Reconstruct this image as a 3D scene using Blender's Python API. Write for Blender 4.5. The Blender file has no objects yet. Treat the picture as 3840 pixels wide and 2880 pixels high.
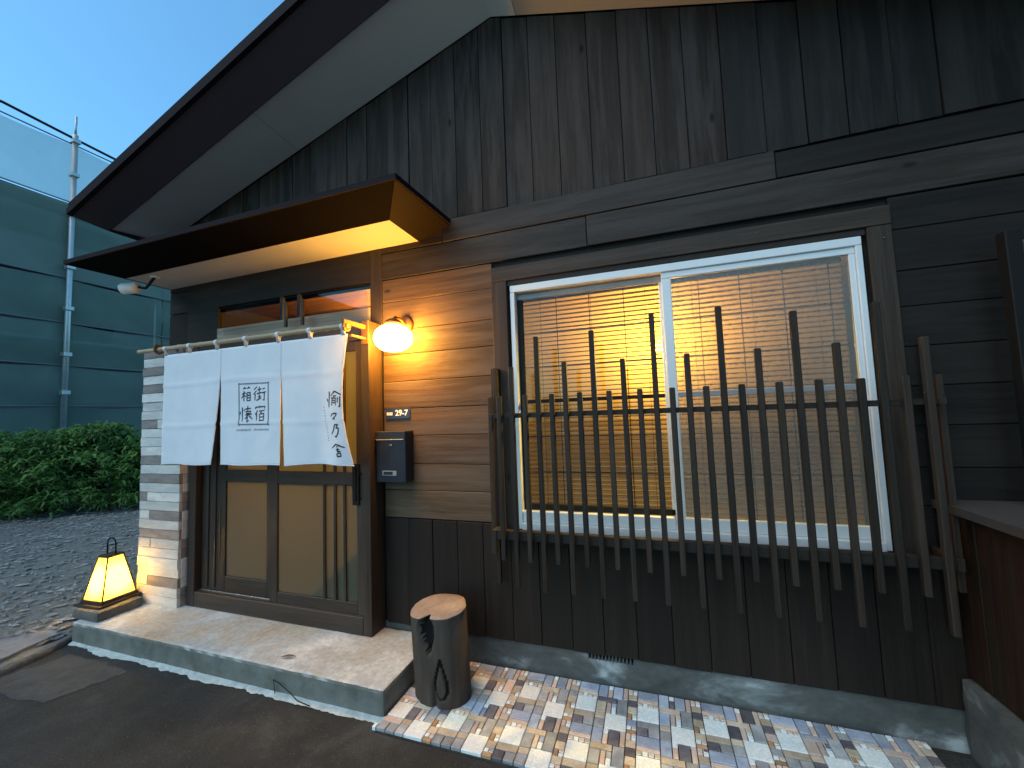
import bpy, bmesh, math, random
from mathutils import Vector, Matrix, noise
random.seed(7)
R = random.Random(11)
rad = math.radians
scene = bpy.context.scene
COL = scene.collection

# ------------------------------------------------------------------ camera
cam_d = bpy.data.cameras.new('camera')
cam = bpy.data.objects.new('camera', cam_d)
COL.objects.link(cam)
cam_d.sensor_width = 36.0
cam_d.lens = 14.078
cam_d.clip_start = 0.05
cam_d.clip_end = 500
Rt = Vector((0.9464187, 0.3208611, -0.0366020))
Fw = Vector((-0.3177782, 0.9454718, 0.0714144))
Up = Vector((0.0575203, -0.0559566, 0.9967749))
m = Matrix((Rt, Up, -Fw)).transposed().to_4x4()
m.translation = Vector((0, -2.45, 1.45))
cam.matrix_world = m
scene.camera = cam

# ------------------------------------------------------------------ dusk sky and light
SUN_EL, SUN_ROT = rad(52.0), rad(212)
world = bpy.data.worlds.new('World')
scene.world = world
world.use_nodes = True
wn = world.node_tree
sky = wn.nodes.new('ShaderNodeTexSky')
sky.sky_type = 'NISHITA'
sky.sun_disc = False
sky.sun_elevation = SUN_EL
sky.sun_rotation = SUN_ROT
sky.air_density = 1.0
sky.dust_density = 0.6
sky.ozone_density = 7.0
wb = wn.nodes.new('ShaderNodeMix')          # camera white balance of the dusk sky, the same in every direction
wb.data_type = 'RGBA'
wb.blend_type = 'MULTIPLY'
wb.inputs[0].default_value = 1.0
wb.inputs[7].default_value = (0.71, 1.07, 0.97, 1)
wn.links.new(sky.outputs[0], wb.inputs[6])
wn.links.new(wb.outputs[2], wn.nodes['Background'].inputs[0])
wn.nodes['Background'].inputs[1].default_value = 0.125
sun_d = bpy.data.lights.new('sun', 'SUN')
sun_d.energy = 0.62
sun_d.angle = rad(60)
sun_d.color = (1.0, 0.79, 0.54)
sun = bpy.data.objects.new('sun', sun_d)
COL.objects.link(sun)
sd = Vector((math.sin(SUN_ROT) * math.cos(SUN_EL), math.cos(SUN_ROT) * math.cos(SUN_EL), math.sin(SUN_EL)))
sun.rotation_euler = sd.to_track_quat('Z', 'Y').to_euler()
sun.location = (3, -6, 6)
vs = scene.view_settings
scene.display_settings.display_device = 'sRGB'
vs.view_transform = 'Standard'
vs.look = 'None'
vs.gamma = 1.0
vs.use_curve_mapping = False
vs.exposure = 1.2
LAMP = 1.9

# ------------------------------------------------------------------ materials
class NT:
    def __init__(s, name):
        s.m = bpy.data.materials.new(name)
        s.m.use_nodes = True
        s.t = s.m.node_tree
        s.t.nodes.clear()
        s.out = s.n('ShaderNodeOutputMaterial')
    def n(s, ty, **kw):
        nd = s.t.nodes.new(ty)
        for k, v in kw.items():
            setattr(nd, k, v)
        return nd
    def l(s, a, b):
        s.t.links.new(a, b)
    def setin(s, nd, **kw):
        for k, v in kw.items():
            nd.inputs[k.replace('_', ' ')].default_value = v
        return nd
    def coords(s, scale=(1, 1, 1), per_object=True):
        tc = s.n('ShaderNodeTexCoord')
        mp = s.n('ShaderNodeMapping')
        mp.inputs['Scale'].default_value = scale
        s.l(tc.outputs['Object'], mp.inputs['Vector'])
        if per_object:
            oi = s.n('ShaderNodeObjectInfo')
            mul = s.n('ShaderNodeMath', operation='MULTIPLY')
            mul.inputs[1].default_value = 37.0
            s.l(oi.outputs['Random'], mul.inputs[0])
            cb = s.n('ShaderNodeCombineXYZ')
            for i in range(3):
                s.l(mul.outputs[0], cb.inputs[i])
            s.l(cb.outputs[0], mp.inputs['Location'])
        return mp.outputs[0]
    def noise(s, vec, scale, detail=4, rough=0.55, dist=0.0):
        nd = s.n('ShaderNodeTexNoise')
        nd.inputs['Scale'].default_value = scale
        nd.inputs['Detail'].default_value = detail
        nd.inputs['Roughness'].default_value = rough
        nd.inputs['Distortion'].default_value = dist
        if vec is not None:
            s.l(vec, nd.inputs['Vector'])
        return nd.outputs['Fac']
    def ramp(s, fac, stops):
        nd = s.n('ShaderNodeValToRGB')
        cr = nd.color_ramp
        while len(cr.elements) < len(stops):
            cr.elements.new(0.5)
        for e, (p, c) in zip(cr.elements, stops):
            e.position = p
            e.color = (c[0], c[1], c[2], 1) if isinstance(c, (tuple, list)) else (c, c, c, 1)
        s.l(fac, nd.inputs[0])
        return nd.outputs[0]
    def mix(s, fac, a, b, blend='MIX'):
        nd = s.n('ShaderNodeMix', data_type='RGBA', blend_type=blend)
        for sock, v in ((nd.inputs[0], fac), (nd.inputs[6], a), (nd.inputs[7], b)):
            if isinstance(v, (float, int)):
                sock.default_value = v
            elif isinstance(v, (tuple, list)):
                sock.default_value = (v[0], v[1], v[2], 1)
            else:
                s.l(v, sock)
        return nd.outputs[2]
    def bump(s, h, strength=0.3, dist=0.01):
        nd = s.n('ShaderNodeBump')
        nd.inputs['Strength'].default_value = strength
        nd.inputs['Distance'].default_value = dist
        s.l(h, nd.inputs['Height'])
        return nd.outputs[0]
    def bsdf(s, color, rough=0.7, normal=None, metallic=0.0, spec=0.35):
        nd = s.n('ShaderNodeBsdfPrincipled')
        for sock, v in ((nd.inputs['Base Color'], color), (nd.inputs['Roughness'], rough)):
            if isinstance(v, (float, int)):
                sock.default_value = v
            elif isinstance(v, (tuple, list)):
                sock.default_value = (v[0], v[1], v[2], 1)
            else:
                s.l(v, sock)
        nd.inputs['Metallic'].default_value = metallic
        nd.inputs['Specular IOR Level'].default_value = spec
        if normal is not None:
            s.l(normal, nd.inputs['Normal'])
        return nd
    def done(s, sh):
        s.l(sh.outputs[0] if hasattr(sh, 'outputs') else sh, s.out.inputs[0])
        return s.m

def wood(name, light, dark, axis='x', rough=0.6, weather=None, var=0.35, knots=True, spec=0.3):
    N = NT(name)
    sc = {'x': (0.035, 1, 1), 'y': (1, 0.035, 1), 'z': (1, 1, 0.035)}[axis]
    v = N.coords(sc)
    g = N.noise(v, 85, 7, 0.7, 0.6)
    g2 = N.noise(v, 22, 4, 0.6, 0.5)
    c = N.ramp(g, [(0.3, dark), (0.7, light)])
    c2 = N.ramp(g2, [(0.3, (0.62, 0.6, 0.6)), (0.7, (1.25, 1.22, 1.2))])
    c = N.mix(1.0, c, c2, 'MULTIPLY')
    oi = N.n('ShaderNodeObjectInfo')
    rr = N.n('ShaderNodeMapRange')
    rr.inputs[3].default_value = 1 - var
    rr.inputs[4].default_value = 1 + var
    N.l(oi.outputs['Random'], rr.inputs[0])
    cb = N.n('ShaderNodeCombineXYZ')
    for i in range(3):
        N.l(rr.outputs[0], cb.inputs[i])
    c = N.mix(1.0, c, cb.outputs[0], 'MULTIPLY')
    if weather:
        v2 = N.coords({'x': (0.09, 1, 1), 'y': (1, 0.09, 1), 'z': (1, 1, 0.09)}[axis])
        w = N.noise(v2, 13, 6, 0.65, 0.3)
        wf = N.ramp(w, [(0.46, 0.0), (0.60, 0.6)])
        c = N.mix(wf, c, weather)
    if knots:
        v3 = N.coords({'x': (0.45, 1, 1), 'y': (1, 0.45, 1), 'z': (1, 1, 0.45)}[axis])
        vo = N.n('ShaderNodeTexVoronoi')
        vo.inputs['Scale'].default_value = 4.2
        vo.inputs['Randomness'].default_value = 1.0
        N.l(v3, vo.inputs['Vector'])
        kf = N.ramp(vo.outputs['Distance'], [(0.035, 0.9), (0.080, 0.0)])
        c = N.mix(kf, c, (dark[0] * 0.35, dark[1] * 0.33, dark[2] * 0.33))
    nrm = N.bump(g, 0.35, 0.004)
    rg = N.ramp(g, [(0.2, rough - 0.08), (0.8, rough + 0.12)])
    return N.done(N.bsdf(c, rg, nrm, spec=spec))

def plain(name, col, rough=0.5, metallic=0.0, ns=25, amt=0.12, bump=0.0, spec=0.4):
    N = NT(name)
    v = N.coords((1, 1, 1))
    f = N.noise(v, ns, 5, 0.6)
    c = N.mix(f, tuple(x * (1 - amt) for x in col), tuple(min(1, x * (1 + amt)) for x in col))
    nrm = N.bump(f, bump, 0.004) if bump else None
    rg = N.ramp(f, [(0.2, max(0.03, rough - 0.06)), (0.8, min(1, rough + 0.06))])
    return N.done(N.bsdf(c, rg, nrm, metallic, spec))

def stone(name, a, b, ns=6, rough=0.7, bump=0.35, var=0.15, vein=None, axis=(1, 1, 1)):
    N = NT(name)
    v = N.coords(axis)
    f = N.noise(v, ns, 6, 0.62, 0.6)
    c = N.ramp(f, [(0.3, a), (0.7, b)])
    oi = N.n('ShaderNodeObjectInfo')
    rr = N.n('ShaderNodeMapRange')
    rr.inputs[3].default_value = 1 - var
    rr.inputs[4].default_value = 1 + var
    N.l(oi.outputs['Random'], rr.inputs[0])
    cb = N.n('ShaderNodeCombineXYZ')
    for i in range(3):
        N.l(rr.outputs[0], cb.inputs[i])
    c = N.mix(1.0, c, cb.outputs[0], 'MULTIPLY')
    fine = N.noise(v, ns * 9, 4, 0.6)
    c = N.mix(1.0, c, N.ramp(fine, [(0.3, (0.86, 0.86, 0.86)), (0.7, (1.08, 1.08, 1.08))]), 'MULTIPLY')
    if vein:
        w = N.noise(v, ns * 1.6, 8, 0.75, 2.0)
        vf = N.ramp(w, [(0.47, 0.0), (0.5, 0.5), (0.53, 0.0)])
        c = N.mix(vf, c, vein)
    return N.done(N.bsdf(c, rough, N.bump(fine, bump, 0.003)))

M = {}
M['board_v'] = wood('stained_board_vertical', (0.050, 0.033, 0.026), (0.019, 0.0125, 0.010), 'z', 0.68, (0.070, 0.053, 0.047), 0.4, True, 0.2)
M['board_v_dark'] = wood('dark_shaded_board_vertical', (0.015, 0.011, 0.009), (0.006, 0.0045, 0.004), 'z', 0.65, (0.030, 0.024, 0.021), 0.4)  # darker boards on the right, with that side's shade deepened in their colour
M['beam_dark'] = wood('dark_shaded_board_horizontal', (0.016, 0.011, 0.008), (0.007, 0.005, 0.004), 'x', 0.65, (0.020, 0.016, 0.013), 0.25)  # dark boards at the right, the dim light there put into the colour
M['board_h'] = wood('stained_board_horizontal', (0.125, 0.078, 0.042), (0.060, 0.036, 0.019), 'x', 0.6, (0.115, 0.088, 0.066), 0.25)
M['board_low'] = wood('stained_board_low', (0.024, 0.015, 0.010), (0.009, 0.0055, 0.004), 'z', 0.65, None, 0.25, False)
M['beam'] = wood('stained_beam', (0.044, 0.031, 0.024), (0.019, 0.013, 0.010), 'x', 0.6, (0.055, 0.043, 0.037), 0.2)
M['casing_h'] = wood('casing_wood_h', (0.068, 0.048, 0.036), (0.030, 0.021, 0.016), 'x', 0.6, None, 0.15)
M['casing_v'] = wood('casing_wood_v', (0.068, 0.048, 0.036), (0.030, 0.021, 0.016), 'z', 0.6, None, 0.15)
M['lattice'] = wood('lattice_wood', (0.042, 0.029, 0.021), (0.019, 0.013, 0.0095), 'z', 0.6, None, 0.3, False)
M['rail'] = wood('lattice_rail_wood', (0.026, 0.019, 0.015), (0.012, 0.009, 0.007), 'x', 0.6, None, 0.1, False)
M['door_v'] = wood('door_wood_v', (0.060, 0.040, 0.028), (0.028, 0.018, 0.013), 'z', 0.42, None, 0.12, False, 0.45)
M['door_h'] = wood('door_wood_h', (0.060, 0.040, 0.028), (0.028, 0.018, 0.013), 'x', 0.42, None, 0.12, False, 0.45)
M['header'] = wood('header_wood', (0.035, 0.026, 0.021), (0.018, 0.013, 0.011), 'x', 0.6, None, 0.1, False)
M['annex'] = wood('annex_board', (0.034, 0.013, 0.006), (0.014, 0.0055, 0.003), 'z', 0.7, (0.02, 0.016, 0.007), 0.25, False)
M['pale_wood'] = wood('pale_wood', (0.52, 0.43, 0.33), (0.38, 0.30, 0.22), 'x', 0.5, None, 0.05, False)
M['interior_wood'] = wood('interior_wood', (0.36, 0.20, 0.09), (0.22, 0.11, 0.05), 'x', 0.5, None, 0.2, False)
M['bamboo'] = wood('bamboo_pole', (0.46, 0.38, 0.25), (0.32, 0.25, 0.16), 'x', 0.4, None, 0.1, False)
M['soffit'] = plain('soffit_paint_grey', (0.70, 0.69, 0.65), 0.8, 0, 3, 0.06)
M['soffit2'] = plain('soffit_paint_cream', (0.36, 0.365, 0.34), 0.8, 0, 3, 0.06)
M['awn_soffit'] = plain('awning_soffit_paint', (0.58, 0.58, 0.55), 0.75, 0, 4, 0.08)
M['fascia'] = plain('fascia_brown_metal', (0.055, 0.032, 0.036), 0.75, 0, 5, 0.2, 0, 0.2)
M['cap'] = plain('porch_cap', (0.045, 0.040, 0.037), 0.8, 0, 5, 0.15)
M['awn_fascia'] = plain('awning_fascia_brown', (0.010, 0.005, 0.003), 0.7, 0, 8, 0.2, 0, 0.2)
M['awn_fascia_shaded'] = plain('awning_fascia_shaded', (0.0045, 0.0035, 0.003), 0.8, 0, 8, 0.2, 0, 0.05)  # near-black copy for front and left faces, lamp shade put into the colour
M['roof'] = plain('roof_edge_metal', (0.020, 0.015, 0.018), 0.85, 0.0, 10, 0.2, 0, 0.08)
M['white_alu'] = plain('white_aluminium', (0.74, 0.78, 0.80), 0.35, 0.0, 12, 0.04)
M['black'] = plain('black_metal', (0.011, 0.011, 0.011), 0.6, 0, 25, 0.12, 0, 0.2)
M['dark_gap'] = plain('dark_backing', (0.008, 0.007, 0.006), 0.9)
M['mail'] = plain('mailbox_navy', (0.022, 0.026, 0.038), 0.38, 0.2, 80, 0.06)
M['chrome'] = plain('bright_steel', (0.62, 0.62, 0.6), 0.25, 1.0)
M['plate'] = plain('plate_navy', (0.018, 0.045, 0.13), 0.35)
M['plate_white'] = plain('plate_white', (0.85, 0.85, 0.85), 0.5)
M['plaster'] = plain('interior_plaster', (0.09, 0.07, 0.045), 0.85, 0, 4, 0.08)
M['dark_wall'] = plain('wall_sheathing', (0.02, 0.017, 0.015), 0.9)
M['camera_white'] = plain('camera_white_plastic', (0.78, 0.80, 0.80), 0.35)
M['number_grey'] = plain('window_label_grey', (0.3, 0.31, 0.32), 0.35)

M['t_white'] = stone('tile_white_marble', (0.74, 0.86, 0.88), (0.88, 0.95, 0.95), 9, 0.5, 0.25, 0.07, (0.5, 0.56, 0.58))
M['t_blue'] = stone('tile_blue_slate', (0.24, 0.31, 0.43), (0.44, 0.53, 0.66), 11, 0.5, 0.5, 0.22)
M['t_dark'] = stone('tile_dark_slate', (0.085, 0.085, 0.105), (0.18, 0.18, 0.21), 14, 0.5, 0.6, 0.3)
M['t_grey'] = stone('tile_grey_slate', (0.24, 0.265, 0.29), (0.45, 0.48, 0.50), 12, 0.55, 0.5, 0.25)
M['t_tan'] = stone('tile_tan_stone', (0.40, 0.34, 0.25), (0.62, 0.55, 0.44), 12, 0.6, 0.4, 0.2)
M['t_pink'] = stone('tile_pink_stone', (0.52, 0.41, 0.35), (0.72, 0.61, 0.53), 12, 0.6, 0.4, 0.18)
M['t_brown'] = stone('tile_rust_stone', (0.32, 0.18, 0.09), (0.52, 0.35, 0.20), 12, 0.6, 0.4, 0.25)
M['s_light'] = stone('pillar_light_stone', (0.46, 0.47, 0.46), (0.66, 0.67, 0.65), 9, 0.8, 0.7, 0.13, None, (0.5, 1, 1.6))
M['s_dark'] = stone('pillar_dark_stone', (0.17, 0.155, 0.155), (0.29, 0.27, 0.26), 12, 0.8, 0.7, 0.15, None, (0.5, 1, 1.6))

def build_concrete():
    N = NT('step_concrete')
    v = N.coords((1, 1, 1), False)
    f = N.noise(v, 2.3, 6, 0.65, 0.5)
    c = N.ramp(f, [(0.30, (0.28, 0.265, 0.22)), (0.44, (0.40, 0.395, 0.35)), (0.53, (0.38, 0.43, 0.45)), (0.70, (0.56, 0.63, 0.65))])
    g = N.noise(v, 34, 6, 0.7)
    c = N.mix(1.0, c, N.ramp(g, [(0.3, (0.78, 0.77, 0.76)), (0.68, (1.18, 1.18, 1.18))]), 'MULTIPLY')
    sp = N.noise(v, 70, 3, 0.5)
    c = N.mix(N.ramp(sp, [(0.68, 0.0), (0.74, 0.6)]), c, (0.09, 0.08, 0.07))
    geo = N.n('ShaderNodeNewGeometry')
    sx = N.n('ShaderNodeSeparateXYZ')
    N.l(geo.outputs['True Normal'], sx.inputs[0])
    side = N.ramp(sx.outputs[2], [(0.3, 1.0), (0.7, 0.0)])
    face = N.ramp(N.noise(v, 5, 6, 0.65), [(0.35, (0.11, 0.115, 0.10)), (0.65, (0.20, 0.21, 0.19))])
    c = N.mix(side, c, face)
    h = N.mix(0.5, f, g)
    return N.done(N.bsdf(c, 0.75, N.bump(h, 0.6, 0.012)))
M['concrete'] = build_concrete()

def build_foundation():
    N = NT('foundation_concrete')
    v = N.coords((0.8, 1, 1.6), False)
    f = N.noise(v, 3.2, 6, 0.6, 0.4)
    c = N.ramp(f, [(0.35, (0.060, 0.064, 0.060)), (0.56, (0.10, 0.105, 0.10)), (0.64, (0.20, 0.22, 0.22)), (0.72, (0.42, 0.46, 0.46))])
    g = N.noise(v, 30, 5, 0.6)
    c = N.mix(1.0, c, N.ramp(g, [(0.3, (0.85, 0.85, 0.85)), (0.7, (1.1, 1.1, 1.1))]), 'MULTIPLY')
    return N.done(N.bsdf(c, 0.8, N.bump(g, 0.3, 0.006)))
M['foundation'] = build_foundation()

def build_asphalt():
    N = NT('asphalt')
    v = N.coords((1, 1, 1), False)
    f = N.noise(v, 2.4, 8, 0.72, 0.4)
    c = N.ramp(f, [(0.35, (0.020, 0.022, 0.022)), (0.55, (0.034, 0.037, 0.037)), (0.72, (0.066, 0.071, 0.070))])
    g = N.noise(v, 120, 4, 0.7)
    c = N.mix(1.0, c, N.ramp(g, [(0.3, (0.55, 0.55, 0.55)), (0.7, (1.5, 1.5, 1.5))]), 'MULTIPLY')
    sp = N.n('ShaderNodeTexVoronoi')
    sp.inputs['Scale'].default_value = 38
    N.l(v, sp.inputs['Vector'])
    c = N.mix(N.ramp(sp.outputs['Distance'], [(0.09, 0.55), (0.15, 0.0)]), c, (0.14, 0.13, 0.12))
    return N.done(N.bsdf(c, 0.8, N.bump(g, 0.7, 0.01)))
M['asphalt'] = build_asphalt()
M['bounce_street'] = stone('pale_bounce_surface', (0.20, 0.20, 0.195), (0.32, 0.32, 0.31), 5, 0.85, 0.5, 0.0)
M['patch'] = stone('old_asphalt_patch', (0.042, 0.047, 0.049), (0.075, 0.082, 0.085), 9, 0.85, 0.6, 0.0)
M['smear'] = stone('cement_fillet', (0.30, 0.37, 0.38), (0.56, 0.64, 0.64), 16, 0.85, 0.8, 0.0)
M['slab'] = stone('pinkish_slab', (0.15, 0.16, 0.17), (0.24, 0.255, 0.265), 8, 0.75, 0.6, 0.05)
M['kerb'] = stone('kerb_strip', (0.06, 0.06, 0.06), (0.14, 0.14, 0.14), 12, 0.8, 0.7, 0.05)
M['gravel'] = stone('gravel_ground', (0.12, 0.125, 0.115), (0.215, 0.22, 0.20), 26, 0.9, 1.0, 0.0, None, (0.6, 1, 1))
M['chip'] = stone('gravel_chip', (0.13, 0.13, 0.125), (0.36, 0.36, 0.345), 5, 0.8, 0.5, 0.0)
M['soil'] = stone('dark_soil', (0.02, 0.018, 0.016), (0.05, 0.045, 0.04), 20, 0.95, 0.8, 0.0)
M['plinth'] = stone('plinth_stone', (0.085, 0.082, 0.072), (0.16, 0.155, 0.14), 10, 0.8, 0.7, 0.0)

def build_foliage(name, a, b, cc):
    N = NT(name)
    v = N.coords((1, 1, 1), False)
    f = N.noise(v, 2.6, 4, 0.6)
    c = N.ramp(f, [(0.3, a), (0.52, b), (0.72, cc)])
    d = N.bsdf(c, 0.55, None, 0, 0.3)
    t = N.n('ShaderNodeBsdfTranslucent')
    N.l(c, t.inputs[0])
    mx = N.n('ShaderNodeMixShader')
    mx.inputs[0].default_value = 0.25
    N.l(d.outputs[0], mx.inputs[1])
    N.l(t.outputs[0], mx.inputs[2])
    return N.done(mx)
M['leaf'] = build_foliage('shrub_leaf', (0.05, 0.10, 0.03), (0.12, 0.24, 0.06), (0.24, 0.40, 0.11))
M['stem'] = plain('shrub_stem', (0.06, 0.045, 0.03), 0.8)

def build_net():
    N = NT('green_net')
    v = N.coords((1, 1, 1), False)
    f = N.noise(v, 0.5, 4, 0.6, 0.5)
    c = N.ramp(f, [(0.3, (0.20, 0.29, 0.25)), (0.7, (0.32, 0.42, 0.36))])
    w = N.noise(v, 60, 2)
    d = N.bsdf(c, 0.8, N.bump(w, 0.3, 0.02), 0, 0.2)
    t = N.n('ShaderNodeBsdfTransparent')
    tr = N.n('ShaderNodeBsdfTranslucent')
    N.l(c, tr.inputs[0])
    m1 = N.n('ShaderNodeMixShader')
    m1.inputs[0].default_value = 0.3
    N.l(d.outputs[0], m1.inputs[1]); N.l(tr.outputs[0], m1.inputs[2])
    mx = N.n('ShaderNodeMixShader')
    mx.inputs[0].default_value = 0.42
    N.l(m1.outputs[0], mx.inputs[1]); N.l(t.outputs[0], mx.inputs[2])
    return N.done(mx)
M['net'] = build_net()
M['bwall'] = plain('grey_site_wall', (0.10, 0.105, 0.11), 0.85, 0, 0.6, 0.25)
M['galv'] = plain('galvanised_tube', (0.42, 0.46, 0.47), 0.4, 0.6, 9, 0.2)
M['deck'] = plain('scaffold_deck', (0.16, 0.17, 0.19), 0.6, 0.3, 3, 0.2)

def build_cloth():
    N = NT('noren_cotton')
    v = N.coords((1, 1, 1), False)
    f = N.noise(v, 5, 4)
    c = N.ramp(f, [(0.3, (0.80, 0.84, 0.90)), (0.7, (0.87, 0.90, 0.95))])
    wv = N.noise(v, 240, 2)
    d = N.bsdf(c, 0.9, N.bump(wv, 0.12, 0.002), 0, 0.15)
    t = N.n('ShaderNodeBsdfTranslucent')
    N.l(c, t.inputs[0])
    mx = N.n('ShaderNodeMixShader')
    mx.inputs[0].default_value = 0.22
    N.l(d.outputs[0], mx.inputs[1]); N.l(t.outputs[0], mx.inputs[2])
    return N.done(mx)
M['cloth'] = build_cloth()
M['ink'] = plain('sumi_ink', (0.035, 0.035, 0.045), 0.85, 0, 90, 0.5)
M['ink_grey'] = plain('grey_ink', (0.17, 0.20, 0.24), 0.85, 0, 60, 0.3)
M['ink_pale'] = plain('pale_grey_ink', (0.28, 0.32, 0.37), 0.85, 0, 60, 0.3)

def emis(name, col, st, mixdiff=None):
    N = NT(name)
    e = N.n('ShaderNodeEmission')
    e.inputs[0].default_value = (*col, 1)
    e.inputs[1].default_value = st
    if mixdiff is None:
        return N.done(e)
    t = N.n('ShaderNodeBsdfTranslucent')
    t.inputs[0].default_value = (*mixdiff, 1)
    a = N.n('ShaderNodeAddShader')
    N.l(e.outputs[0], a.inputs[0]); N.l(t.outputs[0], a.inputs[1])
    return N.done(a)
M['globe'] = emis('lit_globe_glass', (1.0, 0.44, 0.05), 33.0 * LAMP)
M['paper'] = emis('lit_lantern_paper', (1.0, 0.55, 0.13), 0.04 * LAMP, (0.97, 0.86, 0.48))

def glassy(name, kind):
    N = NT(name)
    fr = N.n('ShaderNodeFresnel')
    fr.inputs[0].default_value = 1.5
    if kind == 'clear':
        t = N.n('ShaderNodeBsdfTransparent')
        t.inputs[0].default_value = (0.9, 0.9, 0.9, 1)
        g = N.n('ShaderNodeBsdfGlossy')
        g.inputs['Roughness'].default_value = 0.02
    elif kind == 'pattern':
        t = N.n('ShaderNodeBsdfRefraction')
        t.inputs['IOR'].default_value = 1.15
        t.inputs['Roughness'].default_value = 0.24
        v = N.coords((1, 1, 1), False)
        vo = N.n('ShaderNodeTexVoronoi')
        vo.inputs['Scale'].default_value = 75
        N.l(v, vo.inputs['Vector'])
        b = N.bump(vo.outputs['Distance'], 0.6, 0.004)
        N.l(b, t.inputs['Normal'])
        dd = N.n('ShaderNodeBsdfDiffuse')
        dd.inputs[0].default_value = (0.24, 0.27, 0.26, 1)
        t0 = t
        t = N.n('ShaderNodeMixShader')
        t.inputs[0].default_value = 0.36
        N.l(t0.outputs[0], t.inputs[1]); N.l(dd.outputs[0], t.inputs[2])
        g = N.n('ShaderNodeBsdfGlossy')
        g.inputs['Roughness'].default_value = 0.35
        N.l(b, g.inputs['Normal'])
    else:
        v = N.coords((1, 1, 1), False)
        nz = N.noise(v, 90, 3)
        b = N.bump(nz, 0.3, 0.003)
        t = N.n('ShaderNodeMixShader')
        t.inputs[0].default_value = 0.25
        a1 = N.n('ShaderNodeBsdfTranslucent')
        a1.inputs[0].default_value = (0.62, 0.66, 0.55, 1)
        a2 = N.n('ShaderNodeBsdfDiffuse')
        a2.inputs[0].default_value = (0.22, 0.21, 0.17, 1)
        N.l(a1.outputs[0], t.inputs[1]); N.l(a2.outputs[0], t.inputs[2])
        g = N.n('ShaderNodeBsdfGlossy')
        g.inputs['Roughness'].default_value = 0.14
        N.l(b, g.inputs['Normal'])
    mx = N.n('ShaderNodeMixShader')
    ge = N.n('ShaderNodeNewGeometry')
    fm = N.n('ShaderNodeMath', operation='MULTIPLY_ADD')      # no mirror on the rear face of a pane
    fm.inputs[1].default_value = -1.0; fm.inputs[2].default_value = 1.0
    N.l(ge.outputs['Backfacing'], fm.inputs[0])
    fp = N.n('ShaderNodeMath', operation='MULTIPLY')
    N.l(fm.outputs[0], fp.inputs[0]); N.l(fr.outputs[0], fp.inputs[1])
    N.l(fp.outputs[0], mx.inputs[0])
    N.l(t.outputs[0], mx.inputs[1]); N.l(g.outputs[0], mx.inputs[2])
    return N.done(mx)
M['glass'] = glassy('clear_glass', 'clear')
M['glass_p'] = glassy('patterned_glass', 'pattern')
M['glass_f'] = glassy('frosted_glass', 'frost')

def build_slat():
    N = NT('blind_slat')
    v = N.coords((0.2, 1, 1))
    f = N.noise(v, 30, 3)
    c = N.ramp(f, [(0.3, (0.20, 0.17, 0.12)), (0.7, (0.28, 0.24, 0.17))])
    d = N.bsdf(c, 0.6)
    t = N.n('ShaderNodeBsdfTranslucent')
    t.inputs[0].default_value = (0.85, 0.68, 0.38, 1)
    mx = N.n('ShaderNodeMixShader')
    mx.inputs[0].default_value = 0.5
    N.l(d.outputs[0], mx.inputs[1]); N.l(t.outputs[0], mx.inputs[2])
    return N.done(mx)
M['slat'] = build_slat()

def build_log():
    N = NT('log_bark')
    v = N.coords((1, 1, 0.35), False)
    f = N.noise(v, 9, 6, 0.6, 0.5)
    c = N.ramp(f, [(0.3, (0.045, 0.033, 0.026)), (0.7, (0.085, 0.066, 0.053))])
    g = N.noise(v, 60, 5, 0.6)
    return N.done(N.bsdf(c, 0.85, N.bump(g, 0.4, 0.008)))
M['bark'] = build_log()
M['log_top'] = stone('log_cut_top', (0.23, 0.185, 0.15), (0.33, 0.27, 0.225), 6, 0.75, 0.3, 0.0)
M['hollow_shade'] = plain('log_hollow_shade', (0.004, 0.0035, 0.003), 0.95)  # near-black faces: the deep shade of hollow and crack set in colour

# ------------------------------------------------------------------ object helpers
WL = {}
def link(name, mesh, loc, parent=None):
    o = bpy.data.objects.new(name, mesh)
    COL.objects.link(o)
    WL[o] = Vector(loc)
    if parent is not None:
        o.parent = parent
        o.location = Vector(loc) - WL[parent]
    else:
        o.location = loc
    return o
def tag(o, label=None, cat=None, group=None, kind=None):
    if label: o['label'] = label
    if cat: o['category'] = cat
    if group: o['group'] = group
    if kind: o['kind'] = kind
    return o
def empty(name, loc, label=None, cat=None, group=None, kind=None):
    o = bpy.data.objects.new(name, None)
    COL.objects.link(o)
    o.empty_display_size = 0.1
    o.location = loc
    WL[o] = Vector(loc)
    return tag(o, label, cat, group, kind)
_cache = {}
def box(name, x, y, z, mat, parent=None, bev=0.0015):
    sx, sy, sz = abs(x[1] - x[0]), abs(y[1] - y[0]), abs(z[1] - z[0])
    key = (round(sx, 4), round(sy, 4), round(sz, 4), mat, bev)
    me = _cache.get(key)
    if me is None:
        bm = bmesh.new()
        bmesh.ops.create_cube(bm, size=1)
        for v in bm.verts:
            v.co = Vector((v.co.x * sx, v.co.y * sy, v.co.z * sz))
        if bev > 0:
            bmesh.ops.bevel(bm, geom=list(bm.edges), offset=min(bev, 0.3 * min(sx, sy, sz)), segments=1, affect='EDGES')
        me = bpy.data.meshes.new(name)
        bm.to_mesh(me); bm.free()
        me.materials.append(M[mat])
        _cache[key] = me
    return link(name, me, ((x[0] + x[1]) / 2, (y[0] + y[1]) / 2, (z[0] + z[1]) / 2), parent)
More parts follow.
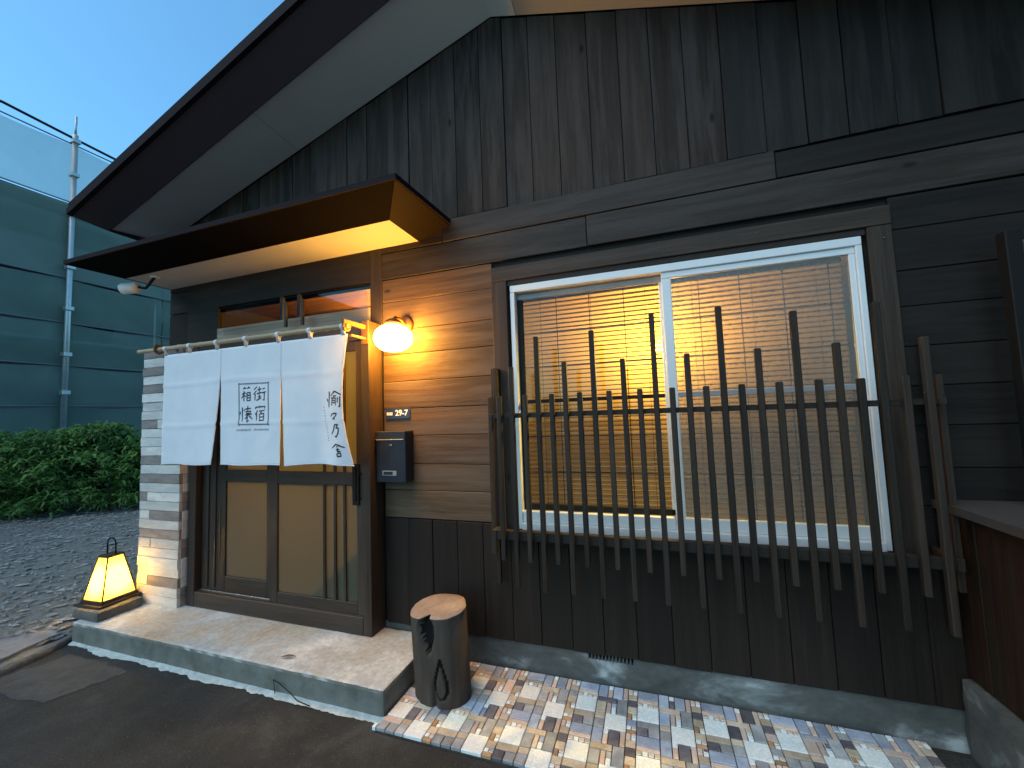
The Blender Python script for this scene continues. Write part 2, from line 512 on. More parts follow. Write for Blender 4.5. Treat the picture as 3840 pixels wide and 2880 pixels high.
def mesh_obj(name, verts, faces, mats, parent=None, fm=None, smooth=False, base=False):
    xs = [v[0] for v in verts]; ys = [v[1] for v in verts]; zs = [v[2] for v in verts]
    c = Vector(((min(xs) + max(xs)) / 2, (min(ys) + max(ys)) / 2, min(zs) if base else (min(zs) + max(zs)) / 2))
    me = bpy.data.meshes.new(name)
    me.from_pydata([(v[0] - c.x, v[1] - c.y, v[2] - c.z) for v in verts], [], faces)
    if isinstance(mats, str): mats = [mats]
    for k in mats: me.materials.append(M[k])
    if fm:
        me.polygons.foreach_set('material_index', fm)
    if smooth:
        me.polygons.foreach_set('use_smooth', [True] * len(me.polygons))
    me.update()
    return link(name, me, c, parent)
def bm_obj(name, bm, mats, parent=None, smooth=False, base=False):
    bm.verts.ensure_lookup_table()
    bmesh.ops.recalc_face_normals(bm, faces=list(bm.faces))
    verts = [tuple(v.co) for v in bm.verts]
    bm.verts.index_update()
    faces = [[v.index for v in f.verts] for f in bm.faces]
    fm = [f.material_index for f in bm.faces]
    bm.free()
    return mesh_obj(name, verts, faces, mats, parent, fm, smooth, base)
def bm_box(bm, x, y, z, bev=0.0, mi=0):
    r = bmesh.ops.create_cube(bm, size=1)
    vs_ = r['verts']
    for v in vs_:
        v.co = Vector(((x[0] + x[1]) / 2 + v.co.x * (x[1] - x[0]), (y[0] + y[1]) / 2 + v.co.y * (y[1] - y[0]), (z[0] + z[1]) / 2 + v.co.z * (z[1] - z[0])))
    for f in {f for v in vs_ for f in v.link_faces}: f.material_index = mi
    if bev:
        bmesh.ops.bevel(bm, geom=list({e for v in vs_ for e in v.link_edges}), offset=bev, segments=1, affect='EDGES')
def prism(name, pts, dirv, mat, parent=None):
    """closed prism: polygon pts (3-D) swept by dirv"""
    n = len(pts)
    v = [tuple(p) for p in pts] + [tuple(Vector(p) + Vector(dirv)) for p in pts]
    f = [list(range(n)), list(range(2 * n - 1, n - 1, -1))] + [[i, (i + 1) % n, n + (i + 1) % n, n + i] for i in range(n)]
    bm = bmesh.new()
    bv = [bm.verts.new(p) for p in v]
    for q in f: bm.faces.new([bv[i] for i in q])
    return bm_obj(name, bm, mat, parent)
def tube_bm(bm, pts, r, seg=10, mi=0, closed=False):
    rings = []
    n = len(pts)
    for i, p in enumerate(pts):
        p = Vector(p)
        a = Vector(pts[i - 1]) if (i > 0 or closed) else p
        b = Vector(pts[(i + 1) % n]) if (i < n - 1 or closed) else p
        d = (b - a).normalized()
        ref = Vector((0, 0, 1)) if abs(d.z) < 0.95 else Vector((1, 0, 0))
        u = d.cross(ref).normalized(); w = d.cross(u)
        rr = r[i] if isinstance(r, (list, tuple)) else r
        rings.append([bm.verts.new(p + (u * math.cos(2 * math.pi * k / seg) + w * math.sin(2 * math.pi * k / seg)) * rr) for k in range(seg)])
    m_ = n if closed else n - 1
    for i in range(m_):
        A, B = rings[i], rings[(i + 1) % n]
        for k in range(seg):
            f = bm.faces.new((A[k], A[(k + 1) % seg], B[(k + 1) % seg], B[k])); f.material_index = mi
    if not closed:
        f = bm.faces.new(rings[0]); f.material_index = mi
        f = bm.faces.new(list(reversed(rings[-1]))); f.material_index = mi
def tube(name, pts, r, mat, parent=None, seg=10, closed=False):
    bm = bmesh.new()
    tube_bm(bm, pts, r, seg, 0, closed)
    return bm_obj(name, bm, mat, parent, True)
def lathe(name, prof, c, mat, parent=None, seg=32, squash=(1, 1, 1)):
    v = []; f = []
    for (r_, z_) in prof:
        for k in range(seg):
            a = 2 * math.pi * k / seg
            v.append((c[0] + r_ * math.cos(a) * squash[0], c[1] + r_ * math.sin(a) * squash[1], c[2] + z_ * squash[2]))
    for i in range(len(prof) - 1):
        for k in range(seg):
            f.append([i * seg + k, i * seg + (k + 1) % seg, (i + 1) * seg + (k + 1) % seg, (i + 1) * seg + k])
    f.append(list(range(seg))[::-1]); f.append([(len(prof) - 1) * seg + k for k in range(seg)])
    return mesh_obj(name, v, f, mat, parent, None, True)

RX, RZ = -0.881, 4.2
def wall_top(x): return RZ - 0.313 * abs(x - RX)

# ================================================================== GROUND
def sheet(name, poly, z, mat, kind='structure', thick=0.0):
    me_ = mesh_obj(name, [(p[0], p[1], z) for p in poly], [list(range(len(poly)))], mat)
    me_['kind'] = kind
    return me_
sheet('ground', [(-60, -60), (60, -60), (60, 60), (-60, 60)], -0.160, 'soil')
# asphalt yard: gently uneven grid
def grid_sheet(name, x, y, nx, ny, zf, mat, parent=None, smooth=True):
    v = []; f = []
    for j in range(ny + 1):
        for i in range(nx + 1):
            px = x[0] + (x[1] - x[0]) * i / nx; py = y[0] + (y[1] - y[0]) * j / ny
            v.append((px, py, zf(px, py)))
    for j in range(ny):
        for i in range(nx):
            a = j * (nx + 1) + i
            f.append([a, a + 1, a + nx + 2, a + nx + 1])
    return mesh_obj(name, v, f, mat, parent, None, smooth)
a_ = grid_sheet('asphalt_yard', (-4.2, 6.0), (-12, -0.03), 100, 120, lambda x, y: -0.1505 + 0.002 * noise.noise(Vector((x * 2, y * 2, 0))), 'asphalt')
tag(a_, kind='structure')
a_ = grid_sheet('gravel_ground', (-22, -4.2), (-12, 18), 220, 300,
    lambda x, y: -0.135 + 0.020 * noise.noise(Vector((x * 3, y * 3, 1))) + 0.013 * noise.noise(Vector((x * 11, y * 11, 2))), 'gravel')
tag(a_, kind='structure')

sheet('bounce_street', [(-40, -40), (40, -40), (40, -3.4), (-40, -3.4)], -0.1425, 'bounce_street')  # unseen pale ground added to bounce light up under the soffits
# loose pale chips on the gravel (nobody could count them)
v = []; f = []
for i in range(7500):
    x = -4.35 - 8.5 * R.random() ** 1.3
    y = -1.6 + (3.6 - (-1.6)) * R.random() + 0.25 * (-4.35 - x)
    s = 0.010 + 0.026 * R.random() ** 2.5
    a = R.random() * 3.14; l = s * (1.2 + 1.6 * R.random()); w = s * (0.5 + 0.5 * R.random())
    z = -0.128 + 0.018 * noise.noise(Vector((x * 3, y * 3, 1)))
    b = len(v); ca, sa = math.cos(a), math.sin(a)
    for (dx, dy) in ((-1, -0.4), (0.1, -1), (1, 0.2), (0.2, 1)):
        v.append((x + dx * l * ca - dy * w * sa, y + dx * l * sa + dy * w * ca, z + 0.008 * R.random()))
    v.append((x, y, z + 0.012 + 0.01 * R.random()))
    for k in range(4): f.append([b + k, b + (k + 1) % 4, b + 4])
tag(mesh_obj('gravel_chips', v, f, 'chip'), 'loose pale stone chips scattered over the dark gravel ground', 'gravel', kind='stuff')

# worn lighter patch of old asphalt and the cement smear along the step
def jag(poly, n=6, amp=0.02, seed=3):
    rr = random.Random(seed); out = []
    for i, p in enumerate(poly):
        q = poly[(i + 1) % len(poly)]
        for k in range(n):
            t = k / n
            out.append((p[0] + (q[0] - p[0]) * t + rr.uniform(-amp, amp), p[1] + (q[1] - p[1]) * t + rr.uniform(-amp, amp)))
    return out
def slab_obj(name, poly, z0, z1, mat, kind='structure'):
    bm = bmesh.new()
    b = [bm.verts.new((p[0], p[1], z0)) for p in poly]; t = [bm.verts.new((p[0], p[1], z1)) for p in poly]
    n = len(poly)
    bm.faces.new(t)
    for i in range(n): bm.faces.new((b[i], b[(i + 1) % n], t[(i + 1) % n], t[i]))
    o = bm_obj(name, bm, mat)
    o['kind'] = kind
    return o
pp = []
for i in range(120):
    a = 2 * math.pi * i / 120
    rr_ = 1 / max(abs(math.cos(a)) / 0.36, abs(math.sin(a)) / 0.19) * 0.8 + 0.04
    rr_ *= 1 + 0.16 * noise.noise(Vector((math.cos(a) * 2, math.sin(a) * 2, 3))) + 0.07 * noise.noise(Vector((math.cos(a) * 9, math.sin(a) * 9, 5)))
    pp.append((-3.72 + rr_ * math.cos(a) + 0.35 * rr_ * math.sin(a), -0.84 + rr_ * math.sin(a)))
sheet('asphalt_patch', pp, -0.1474, 'patch')
top = []; bot = []
for i in range(150):
    x = -4.18 + 2.8 * i / 149
    top.append((x, -0.555))
    w = 0.035 + 0.030 * noise.noise(Vector((x * 3.1, 0, 0))) + 0.018 * noise.noise(Vector((x * 14, 4, 0))) + 0.010 * noise.noise(Vector((x * 40, 9, 0)))
    bot.append((x, -0.565 - max(0.004, w)))
v = []; f = []
for i in range(150):
    v += [(top[i][0], top[i][1], -0.135), (bot[i][0], (top[i][1] + bot[i][1]) / 2, -0.139 + 0.003 * noise.noise(Vector((i * .5, 0, 0)))), (bot[i][0], bot[i][1], -0.147)]
for i in range(149):
    for k in range(2): f.append([3 * i + k, 3 * i + k + 1, 3 * i + k + 4, 3 * i + k + 3])
tag(mesh_obj('cement_smear', v, f, 'smear', None, None, True), kind='structure')
slab_obj('stone_slab', jag([(-5.6, -1.55), (-4.75, -0.80), (-4.50, -0.53), (-4.37, -0.56), (-4.30, -0.88), (-4.45, -1.3), (-4.9, -1.9)], 5, 0.01, 5), -0.17, -0.105, 'slab')
# kerb strip curling round the slab to the step
pts = [(-4.55, -1.75), (-4.30, -1.32), (-4.14, -0.96), (-4.17, -0.72), (-4.25, -0.54), (-4.35, -0.42)]
v = []; f = []
for i in range(41):
    t = i / 40 * (len(pts) - 1); k = min(int(t), len(pts) - 2); u = t - k
    p = Vector(pts[k]).lerp(Vector(pts[k + 1]), u)
    d = (Vector(pts[k + 1]) - Vector(pts[k])).normalized(); n_ = Vector((-d.y, d.x))
    for s, z in ((-0.032, -0.152), (-0.026, -0.118), (0.024, -0.114), (0.034, -0.152)):
        q = p + n_ * s
        v.append((q.x + R.uniform(-.003, .003), q.y + R.uniform(-.003, .003), z + R.uniform(-.003, .003)))
for i in range(40):
    for k in range(3): f.append([4 * i + k, 4 * i + k + 1, 4 * i + k + 5, 4 * i + k + 4])
tag(mesh_obj('kerb_strip', v, f, 'kerb', None, None, True), kind='structure')

# ------------------------------------------------------------------ tiled paving
tiles = empty('tiled_paving', (-0.14, -0.32, -0.16), kind='structure')
bed = box('paving_bed', (-1.414, 1.128), (-0.644, 0.0), (-0.158, -0.1445), 'soil', tiles, 0.002)
MOD = [  # u0,u1,v0,v1 in twentieths of a module, material
 (0, 6.8, 0, 4, 't_blue'), (0, 6.8, 4, 5.6, 't_pink'), (0, 1.7, 5.6, 7.3, 't_tan'), (1.7, 3.4, 5.6, 7.3, 't_white'), (3.4, 5.1, 5.6, 7.3, 't_pink'), (5.1, 6.8, 5.6, 7.3, 't_tan'),
 (0, 6.8, 7.3, 14, 't_white'), (0, 6.8, 14, 16.6, 't_tan'), (0, 3.4, 16.6, 20, 't_dark'), (3.4, 6.8, 16.6, 20, 't_grey'),
 (6.8, 10.1, 0, 6, 't_blue'), (6.8, 13.4, 6, 8.4, 't_tan'), (6.8, 10.1, 8.4, 13.8, 't_grey'), (6.8, 10.1, 13.8, 16.2, 't_tan'), (6.8, 10.1, 16.2, 20, 't_grey'),
 (10.1, 11.8, 0, 2, 't_white'), (10.1, 11.8, 2, 6, 't_pink'), (11.8, 15.2, 0, 6, 't_dark'), (15.2, 16.9, 0, 6, 't_pink'),
 (10.1, 11.75, 8.4, 13.3, 't_pink'), (11.75, 13.4, 8.4, 10.8, 't_tan'), (11.75, 13.4, 10.8, 13.3, 't_white'), (13.4, 16.9, 6, 13.3, 't_grey'),
 (10.1, 16.9, 13.3, 20, 't_white'),
 (16.9, 18.45, 0, 2.6, 't_pink'), (18.45, 20, 0, 1.3, 't_pink'), (18.45, 20, 1.3, 2.6, 't_white'), (16.9, 20, 2.6, 5.4, 't_tan'), (16.9, 20, 5.4, 8.6, 't_dark'), (16.9, 20, 8.6, 11.6, 't_tan'),
 (16.9, 18.45, 11.6, 14.2, 't_brown'), (18.45, 20, 11.6, 12.8, 't_tan'), (18.45, 20, 12.8, 14.2, 't_white'), (16.9, 20, 14.2, 17, 't_tan'),
 (16.9, 18.45, 17, 18.5, 't_white'), (18.45, 20, 17, 18.5, 't_pink'), (16.9, 20, 18.5, 20, 't_brown')]
U = 0.317 / 20
cand = []
camp = Vector((0, -2.45, 1.45))
rt_ = random.Random(5)
for mx_ in range(8):
    for my_ in range(2):
        for (u0, u1, v0, v1, mt) in MOD:
            if my_ == 0 and v0 == 0 and mt == 't_dark' and R.random() < 0.8: mt = 't_blue'
            if mt in ('t_grey', 't_dark', 't_tan', 't_pink') and rt_.random() < 0.22:
                mt = rt_.choice(['t_grey', 't_dark', 't_tan', 't_grey', 't_blue', 't_pink'])
            x0 = -1.412 + mx_ * 0.317 + u0 * U; x1 = -1.412 + mx_ * 0.317 + u1 * U
            y1 = -0.004 - my_ * 0.318 - v0 * U; y0 = -0.004 - my_ * 0.318 - v1 * U
            c = Vector(((x0 + x1) / 2, (y0 + y1) / 2, -0.13))
            d = c - camp
            fx = Rt.dot(d) / Fw.dot(d); fy = Up.dot(d) / Fw.dot(d)
            inn = abs(fx) < 1.30 and abs(fy) < 0.98
            area = (x1 - x0) * (y1 - y0) / d.length ** 3 * (1 if inn else 0.01)
            cand.append((area, x0, x1, y0, y1, mt))
cand.append((9, -1.438, -1.414, -0.640, -0.608, 't_white'))
cand.sort(reverse=True)
rest = bmesh.new(); restm = ['t_white', 't_blue', 't_dark', 't_grey', 't_tan', 't_pink', 't_brown']
for i, (ar, x0, x1, y0, y1, mt) in enumerate(cand):
    g = 0.0019
    if i < 299:
        o = box('tile', (x0 + g, x1 - g), (y0 + g, y1 - g), (-0.150, -0.1295), mt, tiles, 0.0022)
        o.rotation_euler = (rt_.uniform(-.006, .006), rt_.uniform(-.006, .006), rt_.uniform(-.006, .006))
        o.location.z += rt_.uniform(-0.0012, 0.0014)
    else:
        dz = rt_.uniform(-0.0012, 0.0014)
        bm_box(rest, (x0 + g, x1 - g), (y0 + g, y1 - g), (-0.146, -0.1295 + dz), 0.0015, restm.index(mt))
o = bm_obj('small_tiles', rest, restm, tiles)
o['kind'] = 'stuff'

# ------------------------------------------------------------------ doorstep
def rough_block(name, x, y, z, mat, parent, nx, ny, nz, amp, bev=0.012, round_seed=0.0):
    bm = bmesh.new()
    dims = (nx, ny, nz); lo = (x[0], y[0], z[0]); hi = (x[1], y[1], z[1])
    vm = {}
    def V(i, j, k):
        q = (i, j, k)
        if q not in vm:
            p = Vector([lo[a] + (hi[a] - lo[a]) * q[a] / dims[a] for a in range(3)])
            ed = sum(1 for a in range(3) if q[a] in (0, dims[a]))
            cen = Vector([(lo[a] + hi[a]) / 2 for a in range(3)])
            n = noise.noise_vector(p * 7 + Vector((round_seed, 0, 0))) * amp + noise.noise_vector(p * 26) * amp * 0.45
            if ed >= 2:
                for a in range(3):
                    if q[a] in (0, dims[a]):
                        p[a] += -math.copysign(bev, p[a] - cen[a]) * (0.4 + 0.7 * abs(noise.noise(p * 9)))
            vm[q] = bm.verts.new(p + n)
        return vm[q]
    for a in range(3):
        b, c = (a + 1) % 3, (a + 2) % 3
        for s in (0, dims[a]):
            for i in range(dims[b]):
                for j in range(dims[c]):
                    qs = []
                    for (di, dj) in ((0, 0), (1, 0), (1, 1), (0, 1)):
                        q = [0, 0, 0]; q[a] = s; q[b] = i + di; q[c] = j + dj
                        qs.append(V(*q))
                    bm.faces.new(qs if s else qs[::-1])
    return bm_obj(name, bm, mat, parent, False)
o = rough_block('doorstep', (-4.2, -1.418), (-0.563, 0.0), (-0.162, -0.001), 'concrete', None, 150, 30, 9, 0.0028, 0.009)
tag(o, 'long weathered concrete doorstep under the sliding door', 'step')
# leaf lying on the step
v = []; f = []
for i in range(9):
    t = i / 8; w = 0.011 * math.sin(math.pi * min(1, t * 1.02 + 0.02)) + 0.0006
    p = Vector((-2.215 + 0.085 * t, -0.492 + 0.030 * t, 0.004 + 0.006 * math.sin(t * 3)))
    n_ = Vector((-0.33, 0.94, 0))
    v += [tuple(p - n_ * w + Vector((0, 0, 0.003))), tuple(p), tuple(p + n_ * w + Vector((0, 0, 0.004)))]
for i in range(8):
    f += [[3 * i, 3 * i + 3, 3 * i + 4, 3 * i + 1], [3 * i + 1, 3 * i + 4, 3 * i + 5, 3 * i + 2]]
M['dry_leaf'] = plain('dry_leaf', (0.13, 0.085, 0.06), 0.8)
o = mesh_obj('dry_leaf', v, f, 'dry_leaf', None, None, True)
o.location.z += 0.004
tag(o, 'single brown dry leaf lying on the concrete doorstep', 'leaf')
# thin twig / wire at the foot of the step
o = tube('bent_wire', [(-2.165, -0.575, -0.142), (-2.172, -0.580, -0.06), (-2.13, -0.578, -0.075), (-2.03, -0.590, -0.105), (-1.97, -0.60, -0.128), (-1.88, -0.600, -0.140)], 0.0028, 'black', None, 6)
tag(o, 'thin dark bent wire leaning against the foot of the doorstep', 'wire')

# ================================================================== HOUSE
house = empty('timber_house', (-0.9, 1.5, -0.15), 'dark timber clad house with gabled roof, noren door and lit window', 'house')
# sheathing behind the boards, with window and door openings
wx0, wx1, wz0, wz1 = -0.83, 1.09, 0.70, 2.315
dx0, dx1, dz1 = -3.60, -1.86, 2.45
WY = (0.022, 0.10)
bm = bmesh.new()
bm_box(bm, (-4.11, dx0), WY, (0.03, 2.45))
bm_box(bm, (dx1, wx0), WY, (0.03, 2.45))
bm_box(bm, (wx1, 2.38), WY, (0.03, 2.45))
bm_box(bm, (wx0, wx1), WY, (0.03, wz0))
bm_box(bm, (wx0, wx1), WY, (wz1, 2.45))
bm_box(bm, (dx0, dx1), WY, (dz1, 2.45))
bm_obj('wall_sheathing', bm, 'dark_wall', house)
prism('gable_sheathing', [(-4.11, WY[0], 2.452), (2.38, WY[0], 2.452), (2.38, WY[0], wall_top(2.38)), (RX, WY[0], RZ), (-4.11, WY[0], wall_top(-4.11))], (0, 0.08, 0), 'dark_wall', house)
box('side_wall', (-4.125, -4.03), (0.024, 7.0), (-0.16, 3.1), 'dark_wall', house, 0)
box('side_wall', (2.36, 2.44), (0.024, 7.0), (-0.16, 3.15), 'dark_wall', house, 0)
box('rear_wall', (-4.03, 2.36), (6.9, 6.98), (-0.16, 3.1), 'dark_wall', house, 0)

# gable boards
edges = [-4.13, -3.97, -3.785, -3.60, -3.415, -3.225, -3.04, -2.855, -2.67, -2.485, -2.30, -2.115, -1.93, -1.745, -1.56, -1.37, -1.176, -0.984, -0.81, -0.627, -0.442, -0.24, -0.053, 0.129, 0.311, 0.505, 0.70, 0.893, 1.072, 1.273, 1.45, 1.646, 1.83, 2.01, 2.20, 2.38]
rb = random.Random(21)
for a, b in zip(edges[:-1], edges[1:]):
    g = 0.0028; yo = rb.uniform(-0.004, 0.006)
    pts = [(a + g, yo, 2.823), (b - g, yo, 2.823), (b - g, yo, wall_top(b) - 0.004)]
    if a < RX < b: pts.append((RX, yo, RZ - 0.004))
    pts.append((a + g, yo, wall_top(a) - 0.004))
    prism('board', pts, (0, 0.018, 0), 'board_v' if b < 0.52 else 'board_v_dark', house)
# two wide beams over the window, lower one long, upper one in two lengths
def hboard(x, z, mat='board_h', y0=0.0, th=0.02, bev=0.003):
    return box('board', x, (y0 + rb.uniform(-0.002, 0.002), y0 + th), z, mat, house, bev)
hboard((-4.13, -1.30), (2.661, 2.818), 'beam', -0.002)
hboard((-1.296, 0.729), (2.661, 2.818), 'beam', -0.006)
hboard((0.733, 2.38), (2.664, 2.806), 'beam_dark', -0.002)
hboard((-4.13, -0.30), (2.462, 2.655), 'beam', -0.003)
hboard((-0.296, 2.38), (2.462, 2.655), 'beam', -0.006)
# boards between door and window, and right of the window
zz = [0.748, 0.939, 1.119, 1.317, 1.507, 1.700, 1.897, 2.077, 2.287, 2.456]
for i, (a, b) in enumerate(zip(zz[:-1], zz[1:])):
    hboard((-1.806, -0.938), (a + 0.0015, b - 0.0015))
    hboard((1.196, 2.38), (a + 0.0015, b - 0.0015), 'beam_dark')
# vertical boards under them
xs = [-1.806, -1.62, -1.43, -1.245, -1.06, -0.87, -0.69, -0.5, -0.315, -0.13, 0.06, 0.245, 0.43, 0.62, 0.805, 0.99, 1.18, 1.37, 1.56, 1.75, 1.94, 2.16, 2.38]
for a, b in zip(xs[:-1], xs[1:]):
    hi = 0.742 if (b <= -0.86 or a > 1.15) else 0.698
    box('board', (a + 0.0018, b - 0.0018), (rb.uniform(-0.003, 0.003), 0.02), (0.030 + rb.uniform(-.003, .003), hi), 'board_low', house, 0.002)
box('board', (-4.13, -3.89), (-0.0, 0.02), (0.0, 2.456), 'board_low', house, 0.002)
# foundation and vent
fb = bmesh.new()
bm_box(fb, (-1.86, -0.420), (0.012, 0.16), (-0.165, 0.029))
bm_box(fb, (-0.158, 2.38), (0.012, 0.16), (-0.165, 0.029))
bm_box(fb, (-0.420, -0.158), (0.012, 0.16), (-0.165, -0.006))
bm_box(fb, (-4.12, -1.86), (0.012, 0.16), (-0.165, 0.0))
bm_obj('foundation', fb, 'foundation', house)
vent = box('vent_back', (-0.419, -0.159), (0.075, 0.085), (-0.004, 0.028), 'dark_gap', house, 0)
for i in range(14):
    x = -0.4185 + i * 0.01985
    box('vent_bar', (x, x + 0.0075), (0.008, 0.03), (-0.0055, 0.0285), 'foundation', house, 0.0008)

# ---- main roof: sloping soffit, flared fascia, metal edge
SY = -0.42; FY = -0.62
def sof_out(x): return (3.115 + 0.36 * (x + 4.2)) if x < RX else (3.115 + 0.36 * (RX + 4.2)) - 0.36 * (x - RX)
def sof_in(x): return wall_top(x)
def roof_out(x): return (3.19 + 0.385 * (x + 4.32)) if x < RX else (3.19 + 0.385 * (RX + 4.32)) - 0.385 * (x - RX)
def ruled(name, la, lb, n, th, mat, parent=None, m_=4):
    """solid sheet ruled between two edges (each a pair of points), thickness vector th"""
    v = []; f = []
    la = [Vector(p) for p in la]; lb = [Vector(p) for p in lb]; th = Vector(th)
    for s_ in (0, 1):
        for j in range(m_ + 1):
            for i in range(n + 1):
                p = la[0].lerp(la[1], i / n).lerp(lb[0].lerp(lb[1], i / n), j / m_) + th * s_
                v.append(tuple(p))
    N1 = n + 1; off = N1 * (m_ + 1)
    for j in range(m_):
        for i in range(n):
            a = j * N1 + i
            f.append([a, a + 1, a + N1 + 1, a + N1]); f.append([off + a, off + a + N1, off + a + N1 + 1, off + a + 1])
    for i in range(n):
        f.append([i, off + i, off + i + 1, i + 1]); k = m_ * N1 + i
        f.append([k, k + 1, off + k + 1, off + k])
    for j in range(m_):
        a = j * N1; f.append([a, a + N1, off + a + N1, off + a]); a += n
        f.append([a, off + a, off + a + N1, a + N1])
    return mesh_obj(name, v, f, mat, parent)
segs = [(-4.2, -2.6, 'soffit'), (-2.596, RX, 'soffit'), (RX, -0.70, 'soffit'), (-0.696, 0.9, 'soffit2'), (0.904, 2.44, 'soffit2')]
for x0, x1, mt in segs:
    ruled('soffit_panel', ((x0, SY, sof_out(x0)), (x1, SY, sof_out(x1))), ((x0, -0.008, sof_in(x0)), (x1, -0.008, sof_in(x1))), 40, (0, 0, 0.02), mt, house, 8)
for (x0, x1) in ((-4.2, RX), (RX, 2.44)):
    e0 = -4.32 if x0 < -4 else x0; e1 = 2.56 if x1 > 2 else x1
    ruled('fascia_board', ((x0, SY - 0.001, sof_out(x0) - 0.012), (x1, SY - 0.001, sof_out(x1) - 0.012)), ((e0, FY, roof_out(e0) - 0.02), (e1, FY, roof_out(e1) - 0.02)), 40, (0, 0.03, 0.03), 'fascia', house, 6)
    prism('roof_edge', [(e0, FY - 0.02, roof_out(e0) - 0.028), (e1, FY - 0.02, roof_out(e1) - 0.028), (e1, FY - 0.02, roof_out(e1) + 0.02), (e0, FY - 0.02, roof_out(e0) + 0.02)], (0, 0.035, 0), 'roof', house)
    prism('roof', [(e0, FY - 0.01, roof_out(e0) + 0.022), (e1, FY - 0.01, roof_out(e1) + 0.022), (e1, 7.2, roof_out(e1) + 0.022), (e0, 7.2, roof_out(e0) + 0.022)], (0, 0, 0.05), 'roof', house)
# eaves return at the left (soffit end to eaves edge)
prism('eaves_board', [(-4.205, SY, 3.095), (-4.33, FY, 3.17), (-4.33, 7.2, 3.17), (-4.205, 7.2, 3.095)], (0, 0, 0.03), 'fascia', house)
prism('eaves_board', [(2.445, SY, sof_out(2.44)), (2.56, FY, roof_out(2.56) - 0.02), (2.56, 7.2, roof_out(2.56) - 0.02), (2.445, 7.2, sof_out(2.44))], (0, 0, 0.03), 'fascia', house)

# ---- entrance surround, threshold, sliding doors
YF = -0.149
box('door_post', (-1.882, -1.815), (YF, -0.002), (0.0, 2.13), 'door_v', house, 0.003)
box('door_post', (-3.60, -3.52), (YF, -0.002), (0.0, 2.13), 'door_v', house, 0.003)
box('trim_board', (-1.910, -1.808), (-0.006, 0.018), (2.131, 2.70), 'casing_v', house, 0.002)
box('header', (-3.50, -1.912), (-0.004, 0.018), (2.462, 2.70), 'header', house, 0.003)
box('side_panel', (-3.89, -3.502), (-0.003, 0.018), (2.131, 2.70), 'header', house, 0.003)
box('side_panel', (-3.89, -3.602), (-0.003, 0.018), (0.0, 2.130), 'header', house, 0.003)
box('lintel', (-3.518, -1.884), (YF + 0.004, -0.001), (2.00, 2.129), 'door_h', house, 0.003)
box('pale_lintel_board', (-3.50, -1.912), (-0.012, 0.018), (2.150, 2.268), 'pale_wood', house, 0.002)
box('transom_pane', (-3.50, -1.912), (0.030, 0.034), (2.27, 2.461), 'glass', house, 0)
for xb in (-2.775, -2.595):
    box('transom_bar', (xb - 0.014, xb + 0.014), (-0.010, 0.018), (2.27, 2.461), 'door_v', house, 0.002)
box('threshold', (-3.518, -1.884), (YF, 0.02), (0.0, 0.118), 'door_h', house, 0.004)
box('threshold_rail', (-3.518, -2.70), (-0.112, -0.104), (0.118, 0.127), 'chrome', house, 0.001)
box('threshold_rail', (-2.70, -1.884), (-0.142, -0.134), (0.118, 0.124), 'door_h', house, 0.001)
box('transom_pane', (-3.333, -1.884), (-0.075, -0.071), (2.18, 2.38), 'glass', house, 0)
for xb in (-2.635, -2.469):
    box('transom_bar', (xb - 0.012, xb + 0.012), (-0.10, -0.08), (2.18, 2.38), 'door_v', house, 0.002)

def sliding_door(x0, x1, yf, glass_l, glass_r, zb, label):
    """frame pieces are sub-parts of the door"""
    z0, z1 = 0.122, 1.998
    d = empty('sliding_door', ((x0 + x1) / 2, yf, z0))
    d.parent = house; d.location = WL[d] - WL[house]
    if label: d['label'] = label
    y = (yf, yf + 0.032)
    box('stile', (x0, glass_l), y, (z0, z1), 'door_v', d, 0.003)
    box('stile', (glass_r, x1), y, (z0, z1), 'door_v', d, 0.003)
    box('rail', (glass_l, glass_r), (y[0] + .001, y[1] - .001), (z0, zb), 'door_h', d, 0.003)
    box('rail', (glass_l, glass_r), (y[0] + .001, y[1] - .001), (0.985, 1.075), 'door_h', d, 0.003)
    box('rail', (glass_l, glass_r), (y[0] + .001, y[1] - .001), (1.93, z1), 'door_h', d, 0.003)
    box('pane', (glass_l + .001, glass_r - .001), (y[0] + 0.014, y[0] + 0.018), (zb + .001, 0.984), 'glass_f', d, 0)
    box('pane', (glass_l + .001, glass_r - .001), (y[0] + 0.014, y[0] + 0.018), (1.076, 1.929), 'glass_f', d, 0)
    return d, y
dr, y = sliding_door(-2.735, -1.885, -0.136, -2.66, -1.940, 0.20, 'front sliding door leaf with three slim vertical bars')
for xb in (-2.222, -2.128, -2.044):
    box('glazing_bar', (xb - 0.010, xb + 0.010), (-0.138, -0.1235), (0.201, 0.984), 'door_v', dr, 0.002)
    box('glazing_bar', (xb - 0.010, xb + 0.010), (-0.138, -0.1235), (1.076, 1.929), 'door_v', dr, 0.002)
bm = bmesh.new()
bm_box(bm, (-1.965, -1.935), (-0.150, -0.137), (0.88, 1.11), 0.002)
bm_box(bm, (-1.925, -1.91), (-0.150, -0.137), (0.88, 1.11), 0.002)
bm_box(bm, (-1.965, -1.91), (-0.150, -0.137), (1.11, 1.135), 0.002)
bm_box(bm, (-1.965, -1.91), (-0.150, -0.137), (0.855, 0.88), 0.002)
tube_bm(bm, [(-1.90, -0.140, 1.07), (-1.90, -0.172, 1.07), (-1.90, -0.172, 0.90), (-1.90, -0.140, 0.90)], 0.007, 8)
bm_obj('handle', bm, 'black', dr)
dl, y = sliding_door(-3.517, -2.70, -0.098, -3.25, -2.812, 0.245, 'rear sliding door leaf with a plain frosted pane')
for xb in (-3.44, -3.36):
    box('glazing_bar', (xb - 0.012, xb + 0.012), (-0.108, -0.099), (0.15, 1.95), 'door_v', dl, 0.002)
